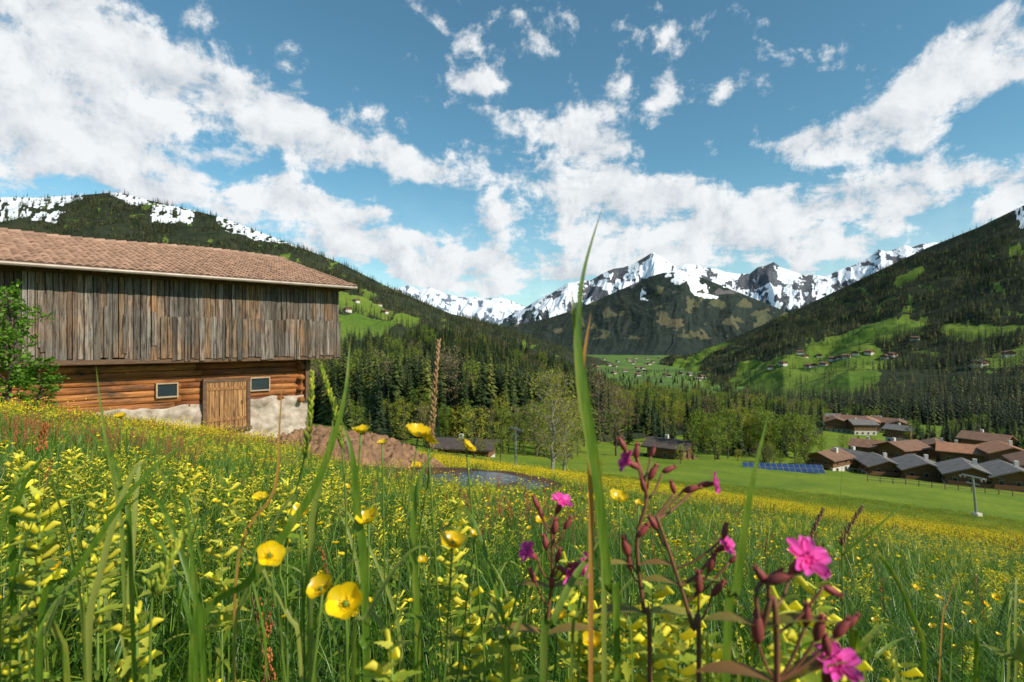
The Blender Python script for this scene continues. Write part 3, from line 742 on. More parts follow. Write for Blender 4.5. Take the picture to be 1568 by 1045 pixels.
def lift_tower(x,y,h,tilt,rot):
    mb=MB();mb.tube([(0,0,-.5),(tilt*.5,0,h*.5),(tilt,0,h)],[.17,.14,.11],10,0)
    mb.box((tilt,0,h+.05),(.18,2.6,.16),0);mb.box((tilt,0,h-.8),(.12,1.5,.12),0)
    for s in (-1,1):
        for q in (-.35,.35): mb.tube([(tilt+q,s*1.15,h-.15),(tilt+q+.01,s*1.25,h-.15)],.2,10,1)
        mb.box((tilt,s*1.2,h-.02),(1.1,.08,.1),0)
    mb.box((0,0,.25),(.8,.8,.5),2)
    for k in range(10): mb.box((tilt*(k+1)/12+.2,0,h*(k+1)/12),(.3,.03,.03),1)
    mb.build('ski_lift_tower',[m_galv,m_rdk,m_wall],loc=(x,y,float(G(x,y))),rotz=rot)
lift_tower(.5,80,5.6,0,.5);lift_tower(58,71,5.0,-.7,.3)
mb=MB();random.seed(2)
for i in range(26):
    x=70+i*2.2;y=112-i*.45;z=float(G(x,y))
    mb.box((x,y,z+.5),(.12,.12,1.3),0)
    if i: 
        for hh_ in (.45,.95): mb.tube([px+Vector((0,0,hh_)),Vector((x,y,z+hh_))],.045,5,0)
    px=Vector((x,y,z))
mb.build('wooden_fence',[m_beam])
m_road=simple('gravel_lane',(.42,.39,.34),(.34,.31,.27),.5)
pts=[(1372,352),(1384,322),(1378,305),(1390,290),(1384,272),(1368,258),(1350,250)]
vs=[];fs=[]
cp=[Vector((br(u)*d,d,0)) for u,d in pts];fine=[]
for i in range(len(cp)-1):
    for k in range(8): fine.append(cp[i].lerp(cp[i+1],k/8))
for i,p in enumerate(fine):
    t=(fine[min(i+1,len(fine)-1)]-fine[max(0,i-1)]).normalized();s=Vector((-t.y,t.x,0))*1.8
    for q in (-1,1):
        a=p+s*q;vs.append((a.x,a.y,float(G(p.x,p.y))+.25))
    if i: fs.append((2*i-2,2*i-1,2*i+1,2*i))
mb=MB();mb.add(vs,fs,0);mb.build('gravel_lane',[m_road])
# ================================================================= MEADOW PLANTS
m_gr=leafmat('grass_blades',[(0,(.030,.09,.010)),(.35,(.080,.185,.015)),(.7,(.18,.28,.022)),(.9,(.33,.36,.05)),(1,(.50,.38,.14))],trans=.38,rough=.36,spec=.45,isl=.75)
m_grf=leafmat('field_grass',[(0,(.11,.18,.014)),(.5,(.19,.25,.018)),(.85,(.29,.31,.025)),(1,(.40,.31,.05))],trans=.3,rough=.5,isl=.5)
m_yel=leafmat('buttercup_yellow',[(0,(.88,.58,.005)),(1,(.93,.68,.01))],trans=.25,rough=.25,spec=.5)
m_yelf=leafmat('field_flower_yellow',[(0,(.82,.62,.015)),(1,(.90,.74,.025))],trans=.25,rough=.5)
m_pale=leafmat('rattle_yellow',[(0,(.76,.67,.035)),(1,(.92,.81,.09))],trans=.3,rough=.5)
m_rleaf=leafmat('rattle_leaf',[(0,(.14,.24,.025)),(.45,(.34,.42,.045)),(1,(.68,.63,.09))],trans=.4,isl=.8)
m_sor=leafmat('sorrel_red',[(0,(.40,.09,.035)),(1,(.55,.22,.06))],trans=.25,isl=.8)
m_stem=simple('green_stem',(.16,.25,.035),(.10,.17,.02),20,.5)
m_pink=leafmat('campion_pink',[(0,(.72,.055,.40)),(1,(.88,.16,.58))],trans=.35,rough=.45,isl=.8)
m_caly=simple('campion_calyx',(.36,.06,.06),(.18,.05,.035),90,.55)
m_rstem=simple('campion_stem',(.28,.09,.055),(.14,.09,.03),40,.55)
m_brn=simple('seedhead_brown',(.46,.26,.12),(.26,.15,.07),30,.7)
def blade(mb,b,h,w,mat=0,segs=5,lean=None):
    a=random.uniform(0,6.283);ln=random.uniform(.1,.85)*h if lean is None else lean*h
    d=Vector((math.cos(a),math.sin(a),0));a2=a+1.57+random.uniform(-.8,.8);sd=Vector((math.cos(a2),math.sin(a2),0))
    pts=[];ws=[]
    for i in range(segs+1):
        t=i/segs;pts.append(Vector(b)+Vector((0,0,h*(t-.14*t**3*ln/h*2)))+d*ln*t**2.2);ws.append(w*(1-t**2.2)*(.6+.4*min(1,t*4))+.0003)
    mb.ribbon(pts,ws,sd,mat,.25)
def petal(mb,c,M,L,W,cup,mat,notch=0.0,ang=0.0,n=4,base=.25):
    R=M@Matrix.Rotation(ang,3,'Z');vs=[];fs=[];m=4
    for i in range(n+1):
        t=i/n
        wd=W*(base+(1-base)*math.sin(min(1,t*1.15)*math.pi*.5))*(1-.35*max(0,t-.75)*4*(.0 if notch else 1))
        for j in range(m+1):
            s=(j/m-.5)*2
            x=L*t-(notch*L*(1-abs(s))*t**3)-(0 if notch else L*.18*s*s*t)
            z=cup*L*(t**1.6)+.12*L*s*s
            vs.append(Vector(c)+R@Vector((x,s*wd/2,z)))
    for i in range(n):
        for j in range(m): fs.append((i*(m+1)+j,i*(m+1)+j+1,(i+1)*(m+1)+j+1,(i+1)*(m+1)+j))
    mb.add(vs,fs,mat)
def frame(dirv):
    return Vector(dirv).normalized().to_track_quat('Z','Y').to_matrix()
def buttercup_head(mb,c,dirv,r,my,ms,cup=.55):
    M=frame(dirv)
    for k in range(5): petal(mb,c,M,r*random.uniform(.92,1.05),r*1.2,cup*random.uniform(.8,1.2),my,ang=k*1.2566+random.uniform(-.1,.1))
    c=Vector(c)
    mb.ell(c+M@Vector((0,0,r*.18)),(r*.2,r*.2,r*.2),M,ms,6,4)
    for k in range(14):
        a=k*2.4;q=r*(.25+.12*(k%3)/2);p=c+M@Vector((q*math.cos(a),q*math.sin(a),r*.35))
        mb.tube([c+M@Vector((q*.5*math.cos(a),q*.5*math.sin(a),0)),p],[r*.02,r*.045],3,my)
def campion_flower(mb,c,dirv,r):
    M=frame(dirv);c=Vector(c)
    for k in range(5):
        for s in (-.2,.2): petal(mb,c,M,r*random.uniform(.9,1.05),r*.52,random.uniform(.05,.3),0,ang=k*1.2566+s,base=.3)
    for k in range(5):
        p=c+M@Vector((r*.2*math.cos(k*1.2566),r*.2*math.sin(k*1.2566),r*.12));mb.ell(p,(r*.09,r*.09,r*.12),M,0,5,3)
    mb.ell(c-M@Vector((0,0,r*.62)),(r*.26,r*.26,r*.66),M,1,10,7)
def bud(mb,c,dirv,L):
    M=frame(dirv);c=Vector(c);L*=.85
    mb.tube([c-M@Vector((0,0,L*.5)),c-M@Vector((0,0,L*.3)),c,c+M@Vector((0,0,L*.35)),c+M@Vector((0,0,L*.52))],[L*.08,L*.18,L*.20,L*.11,L*.02],9,1)
    for k in range(5):
        a=k*1.2566;p=c+M@Vector((L*.10*math.cos(a),L*.10*math.sin(a),L*.34))
        mb.tube([p,p+M@Vector((L*.06*math.cos(a),L*.06*math.sin(a),L*.22))],[L*.045,L*.004],4,1)
def leaf(mb,b,dirv,L,W,mat,droop=.3,up=(0,0,1)):
    d=Vector(dirv).normalized();sd=d.cross(Vector(up))
    if sd.length<.01: sd=Vector((1,0,0))
    pts=[];ws=[]
    for i in range(7):
        t=i/6;pts.append(Vector(b)+d*L*t-Vector((0,0,droop*L*t*t)));ws.append(W*math.sin(math.pi*min(1,t*.93+.05))**.8)
    mb.ribbon(pts,ws,sd,mat,.25)
def bract(mb,b,dirv,L,W,mat,droop=.3):
    d=Vector(dirv).normalized();sd=d.cross(Vector((0,0,1)));n=9;pts=[];ws=[]
    for i in range(n):
        t=i/(n-1);pts.append(Vector(b)+d*L*t-Vector((0,0,droop*L*t*t)))
        ws.append(W*(min(1,.35+t*4))*(1-t)**.8*(1.0 if i%2 else .62)+.0004)
    mb.ribbon(pts,ws,sd,mat,.35)
def rattle_top(mb,x,y,ztop,s,npair,mp,ml):
    z=ztop
    for k in range(npair):
        a=k*1.57+random.uniform(-.35,.35);q=s*(.55+.13*k)
        for h in (0,math.pi):
            el_=random.uniform(.25,.9)-.05*k
            d=Vector((math.cos(a+h),math.sin(a+h),el_)).normalized();b=Vector((x,y,z))
            bract(mb,b,d,.021*q,.016*q,ml,random.uniform(0,.5))
            if k>0 and random.random()<.85:
                d2=Vector((math.cos(a+h+.5),math.sin(a+h+.5),.5)).normalized();c0=b+Vector((0,0,.003*s))
                mb.tube([c0,c0+d2*.006*s,c0+d2*.012*s+Vector((0,0,.002*s)),c0+d2*.0165*s+Vector((0,0,-.0005*s))],[.0012*s,.0021*s,.0026*s,.0007*s],6,mp,flat=.6)
        z-=.0078*s*(1+.12*k)
T=[]
for i in range(4):
    random.seed(500+i);mb=MB()
    for k in range(15): blade(mb,(random.gauss(0,.025),random.gauss(0,.025),-.02),random.uniform(.16,.42),random.uniform(.0020,.0060))
    T.append(mb.build('a_grass_clump_%d'%i,[m_gr],True,False))
for i in range(2):
    random.seed(520+i);mb=MB()
    for k in range(9):
        a=random.uniform(0,6.28);b=(random.gauss(0,.03),random.gauss(0,.03),random.uniform(.02,.16))
        leaf(mb,b,(math.cos(a),math.sin(a),random.uniform(.3,1.2)),random.uniform(.06,.13),random.uniform(.008,.018),0,.4)
        mb.tube([(b[0]*.5,b[1]*.5,-.02),b],.0012,3,0)
    T.append(mb.build('b_broad_leaf_%d'%i,[m_gr],True,False))
for i in range(3):
    random.seed(530+i);mb=MB();H=random.uniform(.27,.36)
    for st in range(2):
        ox,oy=random.gauss(0,.03),random.gauss(0,.03);hh_=H*random.uniform(.75,1)
        mb.tube([(ox,oy,-.02),(ox,oy,hh_*.5),(ox,oy,hh_)],[.0018,.0015,.001],5,2)
        for k in range(6):
            z=hh_*(.2+.1*k);a=k*1.57
            for s in (0,math.pi): bract(mb,(ox,oy,z),(math.cos(a+s),math.sin(a+s),.5),.035,.009,1,.5)
        rattle_top(mb,ox,oy,hh_,1.25,6,0,1)
    T.append(mb.build('c_yellow_rattle_%d'%i,[m_pale,m_rleaf,m_stem],True,False))
for i in range(2):
    random.seed(540+i);mb=MB()
    for st in range(2):
        hh_=random.uniform(.28,.40);lx,ly=random.gauss(0,.05),random.gauss(0,.05)
        mb.tube([(0,0,-.02),(lx*.3,ly*.3,hh_*.5),(lx,ly,hh_)],[.0012,.001,.0008],4,1)
        buttercup_head(mb,(lx,ly,hh_),(random.gauss(0,.4),random.gauss(0,.4),1),random.uniform(.009,.012),0,1)
    T.append(mb.build('d_buttercup_%d'%i,[m_yel,m_stem],True,False))
for i in range(2):
    random.seed(550+i);mb=MB();hh_=random.uniform(.32,.42)
    mb.tube([(0,0,-.02),(.01,0,hh_*.5),(.02,.01,hh_)],[.0014,.0011,.0006],4,1)
    for k in range(60):
        z=hh_*random.uniform(.55,1);a=random.uniform(0,6.28);q=random.uniform(.002,.014)*(1.4-z/hh_)
        mb.ell((.02*z/hh_+q*math.cos(a),q*math.sin(a),z),(.0022,.0022,.0030),None,0,4,3)
    T.append(mb.build('e_sorrel_%d'%i,[m_sor,m_rstem],True,False))
MT=[]
for i in range(3):
    random.seed(560+i);mb=MB()
    for k in range(48): blade(mb,(random.gauss(0,.13),random.gauss(0,.13),-.02),random.uniform(.12,.36),random.uniform(.004,.009),0,3)
    MT.append(mb.build('a_grass_tuft_%d'%i,[m_gr],True,False))
random.seed(570);mb=MB()
for k in range(15):
    x,y=random.gauss(0,.16),random.gauss(0,.16);h=random.uniform(.2,.36);mb.tube([(x*.8,y*.8,0),(x,y,h)],.0015,3,1)
    for q in range(5): petal(mb,(x,y,h),frame((random.gauss(0,.15),random.gauss(0,.15),1)),.013,.015,.5,0,ang=q*1.2566,n=2)
MT.append(mb.build('b_buttercup_patch',[m_yelf,m_stem],True,False))
random.seed(571);mb=MB()
for k in range(13):
    x,y=random.gauss(0,.14),random.gauss(0,.14);h=random.uniform(.2,.33);mb.tube([(x*.8,y*.8,0),(x,y,h)],.002,3,1)
    rattle_top(mb,x,y,h,1.35,5,0,1)
MT.append(mb.build('c_rattle_patch',[m_pale,m_rleaf],True,False))
random.seed(572);mb=MB()
for k in range(12):
    x,y=random.gauss(0,.15),random.gauss(0,.15);h=random.uniform(.22,.4);mb.tube([(x*.8,y*.8,0),(x,y,h)],.0018,3,1)
    for q in range(16): mb.ell((x+random.gauss(0,.006),y+random.gauss(0,.006),h*random.uniform(.6,1)),(.004,.004,.006),None,0,4,2)
MT.append(mb.build('d_sorrel_patch',[m_sor,m_rstem],True,False))
FT=[]
for i in range(2):
    random.seed(580+i);mb=MB()
    for k in range(60): blade(mb,(random.gauss(0,.38),random.gauss(0,.38),-.03),random.uniform(.10,.26),random.uniform(.012,.026),0,2)
    FT.append(mb.build('a_field_tuft_%d'%i,[m_grf],True,False))
for i,(mm,nm) in enumerate(((m_yelf,'b_field_buttercups'),(m_sor,'c_field_sorrel'))):
    random.seed(590+i);mb=MB()
    for k in range(56):
        x,y=random.gauss(0,.45),random.gauss(0,.45);h=random.uniform(.14,.29)
        mb.ell((x,y,h),(.016,.016,.011) if i==0 else (.010,.010,.025),None,0,4,2)
    FT.append(mb.build(nm,[mm],True,False))
def wedge(n,r0,r1,amax=54,pw=1.0):
    a=rng.uniform(-amax,amax,n)*math.pi/180;r=(r0**2+(r1**2-r0**2)*rng.random(n)**pw)**.5
    return r*np.sin(a),r*np.cos(a)
def barnlocal(x,y):
    dx=x+7.6;dy=y-25;return -(dx+dy)*.7071,(dx-dy)*.7071
def ok(x,y,soft=True):
    lx,ly=barnlocal(x,y);b=(lx>.9)&(ly<-.55)&(ly>-14)
    p=np.hypot((x-POOL[0])/1.2,y-POOL[1])<2.0
    m=(np.hypot((x-cx+.1)/2.9,(y-cy)/2.4)<.95)
    a=math.radians(-52);dx=x+2.6;dy=y-14.8
    lx2=(dx*math.cos(a)+dy*math.sin(a))/6.4;ly2=(-dx*math.sin(a)+dy*math.cos(a))/3.8
    s=(np.hypot(lx2,ly2)+(fbm(x,y,90,3)-.5)<.85)&(rng.random(len(x))<.93)
    # low trampled sight line in front of the muddy hollow
    t=(np.abs(x/y+.13)<.075)&(y>6.5)&(y<12)&(rng.random(len(x))<.55)
    return ~(b|p|m|s|t)
def choose(x,y,probs,seed=0):
    p=probs(x,y);p=p/p.sum(1,keepdims=True);c=p.cumsum(1);r=rng.random(len(x))[:,None];return (r>c).sum(1).clip(0,p.shape[1]-1)
def pn(x,y):
    n1=fbm(x/.5,y/.5,61,3);n2=fbm(x/.7,y/.7,62,3);lf=np.clip(.55-x*.3,.22,1)
    g=np.ones((len(x),4))*.24
    b=np.ones((len(x),2))*.06
    c=np.repeat((np.clip((n1-.40)*4,0,1)*lf*.19)[:,None],3,1)
    d=np.repeat((np.clip((n2-.47)*4,.08,1)*.045)[:,None],2,1)
    e=np.repeat((np.clip((.5-n2)*4,.1,1)*.035)[:,None],2,1)
    return np.concatenate([g,b,c,d,e],1)
x,y=wedge(5600,.42,3.6,54,.8);k=ok(x,y);x,y=x[k],y[k]
ii=choose(x,y,pn);r=np.hypot(x,y)
sc=rng.uniform(.75,1.15,len(x))*np.clip(.62+r*.22,.7,1.0)
scatter('meadow_grass',np.stack([x,y,G(x,y)],-1),sc,randrot(len(x),.14),ii,T)
def pm(x,y):
    n1=fbm(x/2,y/2,71,3);n2=fbm(x/3,y/3,72,3);lf=np.clip(.65-x*.1,.12,1)
    o=np.ones((len(x),1));g=np.ones((len(x),3))*.27
    return np.concatenate([g,o*.04+(np.clip((n2-.42)*4,0,1)*.20)[:,None],(np.clip((n1-.43)*4,0,1)*.28*lf)[:,None],(np.clip((.50-n1)*5,.05,1)*.11)[:,None]],1)
x,y=wedge(9500,3.2,19,54,1.1);k=ok(x,y);x,y=x[k],y[k];ii=choose(x,y,pm)
scatter('meadow_grass',np.stack([x,y,G(x,y)],-1),rng.uniform(.65,1.05,len(x)),randrot(len(x),.08),ii,MT)
def pf(x,y):
    n1=fbm(x/7,y/7,81,3);n2=fbm(x/5,y/5,82,3);o=np.ones((len(x),2))*.36;r=np.hypot(x,y);q=1-sst(50,92,r)
    return np.concatenate([o,(np.clip((n1-.30)*4,.12,1)*.72*q+.02)[:,None],(np.clip((n2-.52)*4,0,1)*.12*(1-sst(30,55,r)))[:,None]],1)
x,y=wedge(24000,14,95,54,1.25);k=ok(x,y);x,y=x[k],y[k];ii=choose(x,y,pf)
scatter('field_grass',np.stack([x,y,G(x,y)],-1),rng.uniform(.7,1.2,len(x)),randrot(len(x),.05),ii,FT)
# ---- individually visible foreground plants
def gz(x,y): return float(G(x,y))
def curve(pts,n=14):
    P=[pts[0]]+list(pts)+[pts[-1]];out=[]
    for i in range(1,len(P)-2):
        for k in range(n):
            t=k/n;a,b,c,d=P[i-1],P[i],P[i+1],P[i+2]
            out.append(.5*((2*b)+(c-a)*t+(2*a-5*b+4*c-d)*t*t+(3*b-a-3*c+d)*t**3))
    out.append(P[-2]);return out
def hero_blade(L,w,mat,name='tall_grass_blade',side=(1,.35,0)):
    pts=[at(*p) for p in L];b=pts[0];root=Vector((b.x,b.y+.02,gz(b.x,b.y)))
    pts=[root]+pts;c=curve(pts,6);n=len(c);ws=[]
    for i in range(n):
        t=i/(n-1);ws.append(w*(.5+.5*min(1,t*3))*max(.03,(1-max(0,(t-.45)/.55)**1.6)))
    mb=MB();mb.ribbon(c,ws,side,0,.35);return mb.build(name,[mat],True)
m_hb=leafmat('tall_blade_green',[(0,(.07,.16,.016)),(.6,(.17,.29,.03)),(1,(.36,.36,.06))],trans=.45,rough=.35,tex=.9,texs=260)
m_hb2=leafmat('dry_sheath',[(0,(.45,.20,.04)),(1,(.65,.36,.09))],trans=.35,tex=.5)
m_hb3=leafmat('pale_blade',[(0,(.16,.28,.035)),(1,(.38,.40,.09))],trans=.4,rough=.4,tex=.7,texs=260)
hero_blade([(945,1000,.36),(932,900,.36),(915,740,.36),(898,620,.36),(886,520,.365),(893,420,.375),(922,318,.39)],.0068,m_hb)
hero_blade([(925,900,.38),(905,700,.375),(888,600,.37),(880,500,.37),(875,438,.37)],.0050,m_hb3)
hero_blade([(905,800,.38),(895,640,.38),(893,560,.38),(905,478,.385)],.0045,m_hb2)
hero_blade([(1112,1030,.37),(1128,900,.37),(1150,750,.375),(1178,628,.39)],.0076,m_hb)
hero_blade([(290,1040,.42),(390,880,.42),(480,750,.43),(525,620,.44),(537,515,.46)],.0060,m_hb)
hero_blade([(190,900,.5),(182,780,.5),(160,660,.5),(147,560,.52)],.0034,m_hb3)
hero_blade([(360,900,.6),(420,750,.6),(428,650,.6),(433,575,.6)],.003,m_hb2)
hero_blade([(475,900,.5),(490,740,.5),(512,640,.5),(488,560,.52)],.0050,m_hb3)
hero_blade([(560,950,.45),(548,790,.45),(540,700,.45),(522,640,.46)],.0065,m_hb)
hero_blade([(1250,900,.6),(1290,850,.6),(1345,805,.6),(1395,760,.62)],.005,m_hb)
hero_blade([(1262,900,.7),(1283,800,.7),(1290,700,.7)],.003,m_hb3)
hero_blade([(60,1000,.4),(120,870,.4),(230,720,.42),(330,660,.45)],.0042,m_hb)
hero_blade([(640,1000,.45),(632,850,.45),(640,740,.46),(668,690,.47)],.0055,m_hb)
hero_blade([(1440,1000,.7),(1452,920,.7),(1475,862,.7)],.003,m_hb2)
hero_blade([(200,860,.45),(190,780,.46),(170,700,.47),(110,640,.5)],.0040,m_hb)
hero_blade([(20,900,.5),(30,760,.5),(75,690,.5)],.0055,m_hb)
random.seed(77)
for i in range(120):
    u=random.uniform(-60,1150) if i<98 else random.uniform(1150,1620);d=random.uniform(.36,.8);h=random.uniform(750,960)-(60 if u<500 else 0)+(70 if u>900 else 0)
    lean=random.uniform(-170,170);an=random.uniform(-1.2,1.2)
    hero_blade([(u,1060,d),(u+lean*.15,(1050+h)/2,d),(u+lean*.6,h+12,d+.02),(u+lean,h+(abs(lean)*.3),d+.03)],random.uniform(.0020,.0058),random.choice([m_hb,m_hb,m_hb3]),side=(math.cos(an),math.sin(an),0))
def seedhead(L,frm,mat,dens=60,rad=.006,name='grass_seed_head',sz=.0022):
    pts=[at(*p) for p in L];root=Vector((pts[0].x,pts[0].y,gz(pts[0].x,pts[0].y)));c=curve([root]+pts,8);mb=MB()
    mb.tube(c,[.0012*(1-.6*i/len(c)) for i in range(len(c))],5,1)
    n=len(c);s=int(n*frm)
    for k in range(dens):
        t=k/dens;i=s+t*(n-1-s);a=c[int(i)].lerp(c[min(int(i)+1,n-1)],i-int(i))
        q=rad*(1-.8*t)*random.uniform(.3,1);an=k*2.4
        d=Vector((math.cos(an),math.sin(an),.8)).normalized()
        mb.ell(a+d*q,(sz*.5,sz*.5,sz*1.5),frame(d+Vector((0,0,1.2))),0,5,4)
    mb.build(name,[mat,m_stem],True)
random.seed(12)
seedhead([(640,900,.55),(655,740,.55),(662,640,.55),(672,522,.56)],.62,m_brn,90,.005)
seedhead([(530,900,.5),(528,740,.5),(515,640,.5),(490,562,.5)],.62,m_rleaf,80,.004)
seedhead([(1235,900,.7),(1240,830,.7),(1262,780,.7)],.6,m_brn,60,.005)
seedhead([(1290,900,.7),(1290,830,.7),(1322,776,.7)],.6,m_brn,60,.005)
seedhead([(230,1000,.4),(245,900,.4),(275,830,.41)],.45,m_rleaf,90,.007,sz=.003)
seedhead([(60,760,.8),(62,690,.8),(72,648,.8)],.6,m_sor,60,.012)
seedhead([(440,1000,.45),(430,860,.45),(470,680,.46),(478,570,.47)],.7,m_rleaf,60,.004)
def buttercup(u,v,d,r,dirv=(0,-.3,1)):
    p=at(u,v,d);ob=MB();root=Vector((p.x+random.uniform(-.05,.05),p.y+.03,gz(p.x,p.y)))
    c=curve([root,root.lerp(p,.55)+Vector((random.uniform(-.015,.015),0,0)),p],6)
    ob.tube(c,[.0009]*len(c),5,1);buttercup_head(ob,p,dirv,r,0,1,random.uniform(.45,.8));ob.build('buttercup',[m_yel,m_stem],True)
random.seed(31)
for u,v,d,r,dv in [(640,668,.5,.012,(.2,-.2,1)),(655,677,.5,.010,(.5,.2,.8)),(714,686,.52,.008,(.6,0,.5)),(553,664,.5,.008,(0,-.1,1)),(948,766,.55,.010,(0,-.4,1)),(908,764,.6,.007,(0,-.3,1)),
    (693,834,.42,.010,(.1,-.4,1)),(565,800,.45,.010,(-.2,-.3,1)),(412,852,.4,.010,(.5,-.6,.7)),(494,905,.38,.010,(-.3,-.5,.9)),(530,926,.36,.012,(.1,-.9,.8)),(460,790,.5,.009,(0,-.4,1)),
    (400,765,.6,.009,(0,-.3,1)),(728,822,.5,.006,(0,-.2,1)),(648,862,.5,.005,(0,-.2,1)),(855,945,.5,.007,(0,-.2,1)),(830,800,.55,.007,(0,-.3,1)),(585,680,.6,.005,(0,-.3,1)),(978,772,.6,.005,(0,-.3,1)),(905,985,.45,.008,(0,-.5,1)),(640,715,.7,.008,(0,-.3,1)),(185,640,1.2,.012,(0,-.3,1))]:
    buttercup(u,v,d,r,dv)
def campion(stem,flowers,buds,leaves,name='red_campion'):
    mb=MB();pts=[at(*p) for p in stem];root=Vector((pts[0].x,pts[0].y+.02,gz(pts[0].x,pts[0].y)));c=curve([root]+pts,8)
    mb.tube(c,[.0019*(1-.45*i/len(c)) for i in range(len(c))],7,2)
    def near(p):
        lo=[q for q in c if q.z<p.z-.008] or c
        return min(lo,key=lambda q:(q-p).length+abs(p.z-q.z-.025)*.8)
    for (u,v,d,r,dv) in flowers:
        p=at(u,v,d);M=frame(dv);e=p-M@Vector((0,0,r*1.2));q=near(e)
        mb.tube(curve([q,q.lerp(e,.5)+Vector((0,0,-.004)),e],5),.0009,6,2);campion_flower(mb,p,dv,r)
    for (u,v,d,L,dv) in buds:
        p=at(u,v,d);M=frame(dv);e=p-M@Vector((0,0,L*.41));q=near(e)
        mb.tube(curve([q,q.lerp(e,.5)+Vector((0,0,-.003)),e],4),.0008,6,2);bud(mb,p,dv,L)
    for (u,v,d,dv,L,W) in leaves:
        p=at(u,v,d);q=min(c,key=lambda k:(k-p).length);leaf(mb,q,dv,L,W,3,.4);
    mb.build(name,[m_pink,m_caly,m_rstem,m_cl],True)
m_cl=leafmat('campion_leaf',[(0,(.20,.20,.04)),(.5,(.30,.14,.05)),(1,(.24,.30,.04))],trans=.35,isl=.9,tex=.4)
random.seed(41)
campion([(995,1040,.40),(985,930,.40),(975,830,.40),(990,760,.40),(975,700,.405)],
 [(960,706,.40,.009,(-.8,-.2,.5)),(1093,740,.42,.009,(1,-.5,.25))],
 [(953,680,.40,.013,(-.5,0,1)),(975,690,.405,.014,(.1,0,1)),(1000,722,.40,.015,(.5,0,.9)),(985,742,.40,.013,(-.3,0,1)),(1025,718,.41,.013,(.9,0,.4)),(1060,748,.41,.016,(1,-.2,.3)),(1000,690,.41,.010,(.4,0,1)),(985,812,.40,.015,(.6,0,.6)),(958,835,.4,.018,(-.25,0,1)),(964,860,.4,.014,(-.1,0,1)),(1030,745,.41,.012,(-.3,0,1))],
 [(985,860,.4,(1,-.2,.5),.03,.010),(985,860,.4,(-1,-.2,.5),.03,.010),(985,940,.4,(1,0,.3),.045,.014),(985,940,.4,(-1,0,.4),.04,.014),(988,760,.4,(1,0,.5),.02,.005)])
campion([(1070,1040,.38),(1060,960,.38),(1030,860,.385),(1005,790,.39)],[(1112,835,.38,.008,(.5,-.6,.6))],
 [(1090,860,.38,.016,(.3,0,1)),(1110,812,.38,.013,(.2,0,1)),(1070,890,.38,.018,(0,0,1)),(1000,800,.39,.014,(-.5,0,.8)),(1100,900,.38,.016,(.6,0,.7)),(1125,855,.385,.011,(.7,0,.5))],
 [(1040,900,.38,(1,0,.6),.03,.012),(1040,900,.38,(-1,0,.6),.03,.012)])
campion([(835,1040,.46),(838,960,.46),(845,880,.46),(845,810,.46)],
 [(860,768,.46,.010,(.3,-.3,.8)),(808,845,.45,.0095,(-.7,-.5,.7)),(893,865,.45,.011,(.9,-.4,.2)),(870,878,.45,.009,(.5,-.5,-.2))],
 [(820,768,.46,.014,(-.4,0,1)),(828,785,.46,.013,(-.3,0,1)),(850,805,.46,.016,(.1,0,1)),(870,800,.46,.014,(.5,0,.8)),(835,830,.46,.016,(-.2,0,1)),(855,850,.46,.015,(.3,0,1)),(815,880,.45,.015,(-.4,0,.9)),(845,890,.46,.014,(0,0,1))],
 [(845,900,.46,(1,0,.5),.035,.012),(845,900,.46,(-1,0,.5),.035,.012),(838,980,.46,(1,0,.5),.05,.014),(838,980,.46,(-1,0,.5),.05,.014)])
campion([(1190,1045,.30),(1165,960,.30),(1160,900,.30),(1200,870,.30)],
 [(1236,856,.30,.0135,(.2,-.75,.75)),(1280,1015,.30,.0135,(.1,-.5,.9))],
 [(1165,880,.30,.014,(-.6,0,.8)),(1195,885,.295,.016,(.9,-.2,.4)),(1275,905,.30,.013,(.8,0,-.4)),(1160,960,.30,.020,(0,0,1)),(1255,960,.30,.017,(.3,0,1)),(1290,960,.3,.016,(.7,0,.8)),(1265,985,.30,.015,(-.2,0,1)),(1305,950,.30,.012,(.6,0,.6)),(1235,940,.3,.015,(.1,0,1))],
 [(1165,960,.3,(-1,0,.6),.035,.011),(1165,960,.3,(1,0,.5),.045,.011),(1190,1030,.3,(1,0,.8),.05,.013),(1190,1030,.3,(-1,0,.6),.05,.013)])
def rattle(u,v,d,name='yellow_rattle',k=1.35):
    p=at(u,v,d);z0=gz(p.x,p.y);mb=MB();mb.tube([(p.x,p.y,z0),(p.x,p.y,(z0+p.z)/2),tuple(p)],[.0018,.0016,.001],6,2)
    rattle_top(mb,p.x,p.y,p.z,k,8,0,1)
    for i in range(3):
        z=p.z-.11-.035*i;a=i*1.57+random.random()
        for q in (0,math.pi): bract(mb,(p.x,p.y,z),(math.cos(a+q),math.sin(a+q),.6),.045,.011,1,.5)
    mb.build(name,[m_pale,m_rleaf,m_stem],True)
random.seed(66)
for u,v,d in [(1010,930,.5),(1060,905,.5),(1200,920,.45),(1250,900,.5),(1090,990,.42),(960,950,.5),(700,770,.8),(690,840,.7),(60,790,.6),(150,815,.6),(290,720,1.0),(350,735,1.0),(250,790,.8),(340,830,.7),(110,690,1.2),(720,900,.55),(870,860,.6),(600,990,.4),(210,940,.5),(30,950,.5),(1300,1010,.45),(1380,1020,.5),(30,700,.8),(440,740,.9),(1040,960,.4),(1225,940,.38),(60,760,.5),(160,760,.7),(1000,900,.45),(1210,970,.42),(900,920,.5),(770,920,.55)]:
    rattle(u,v,d)
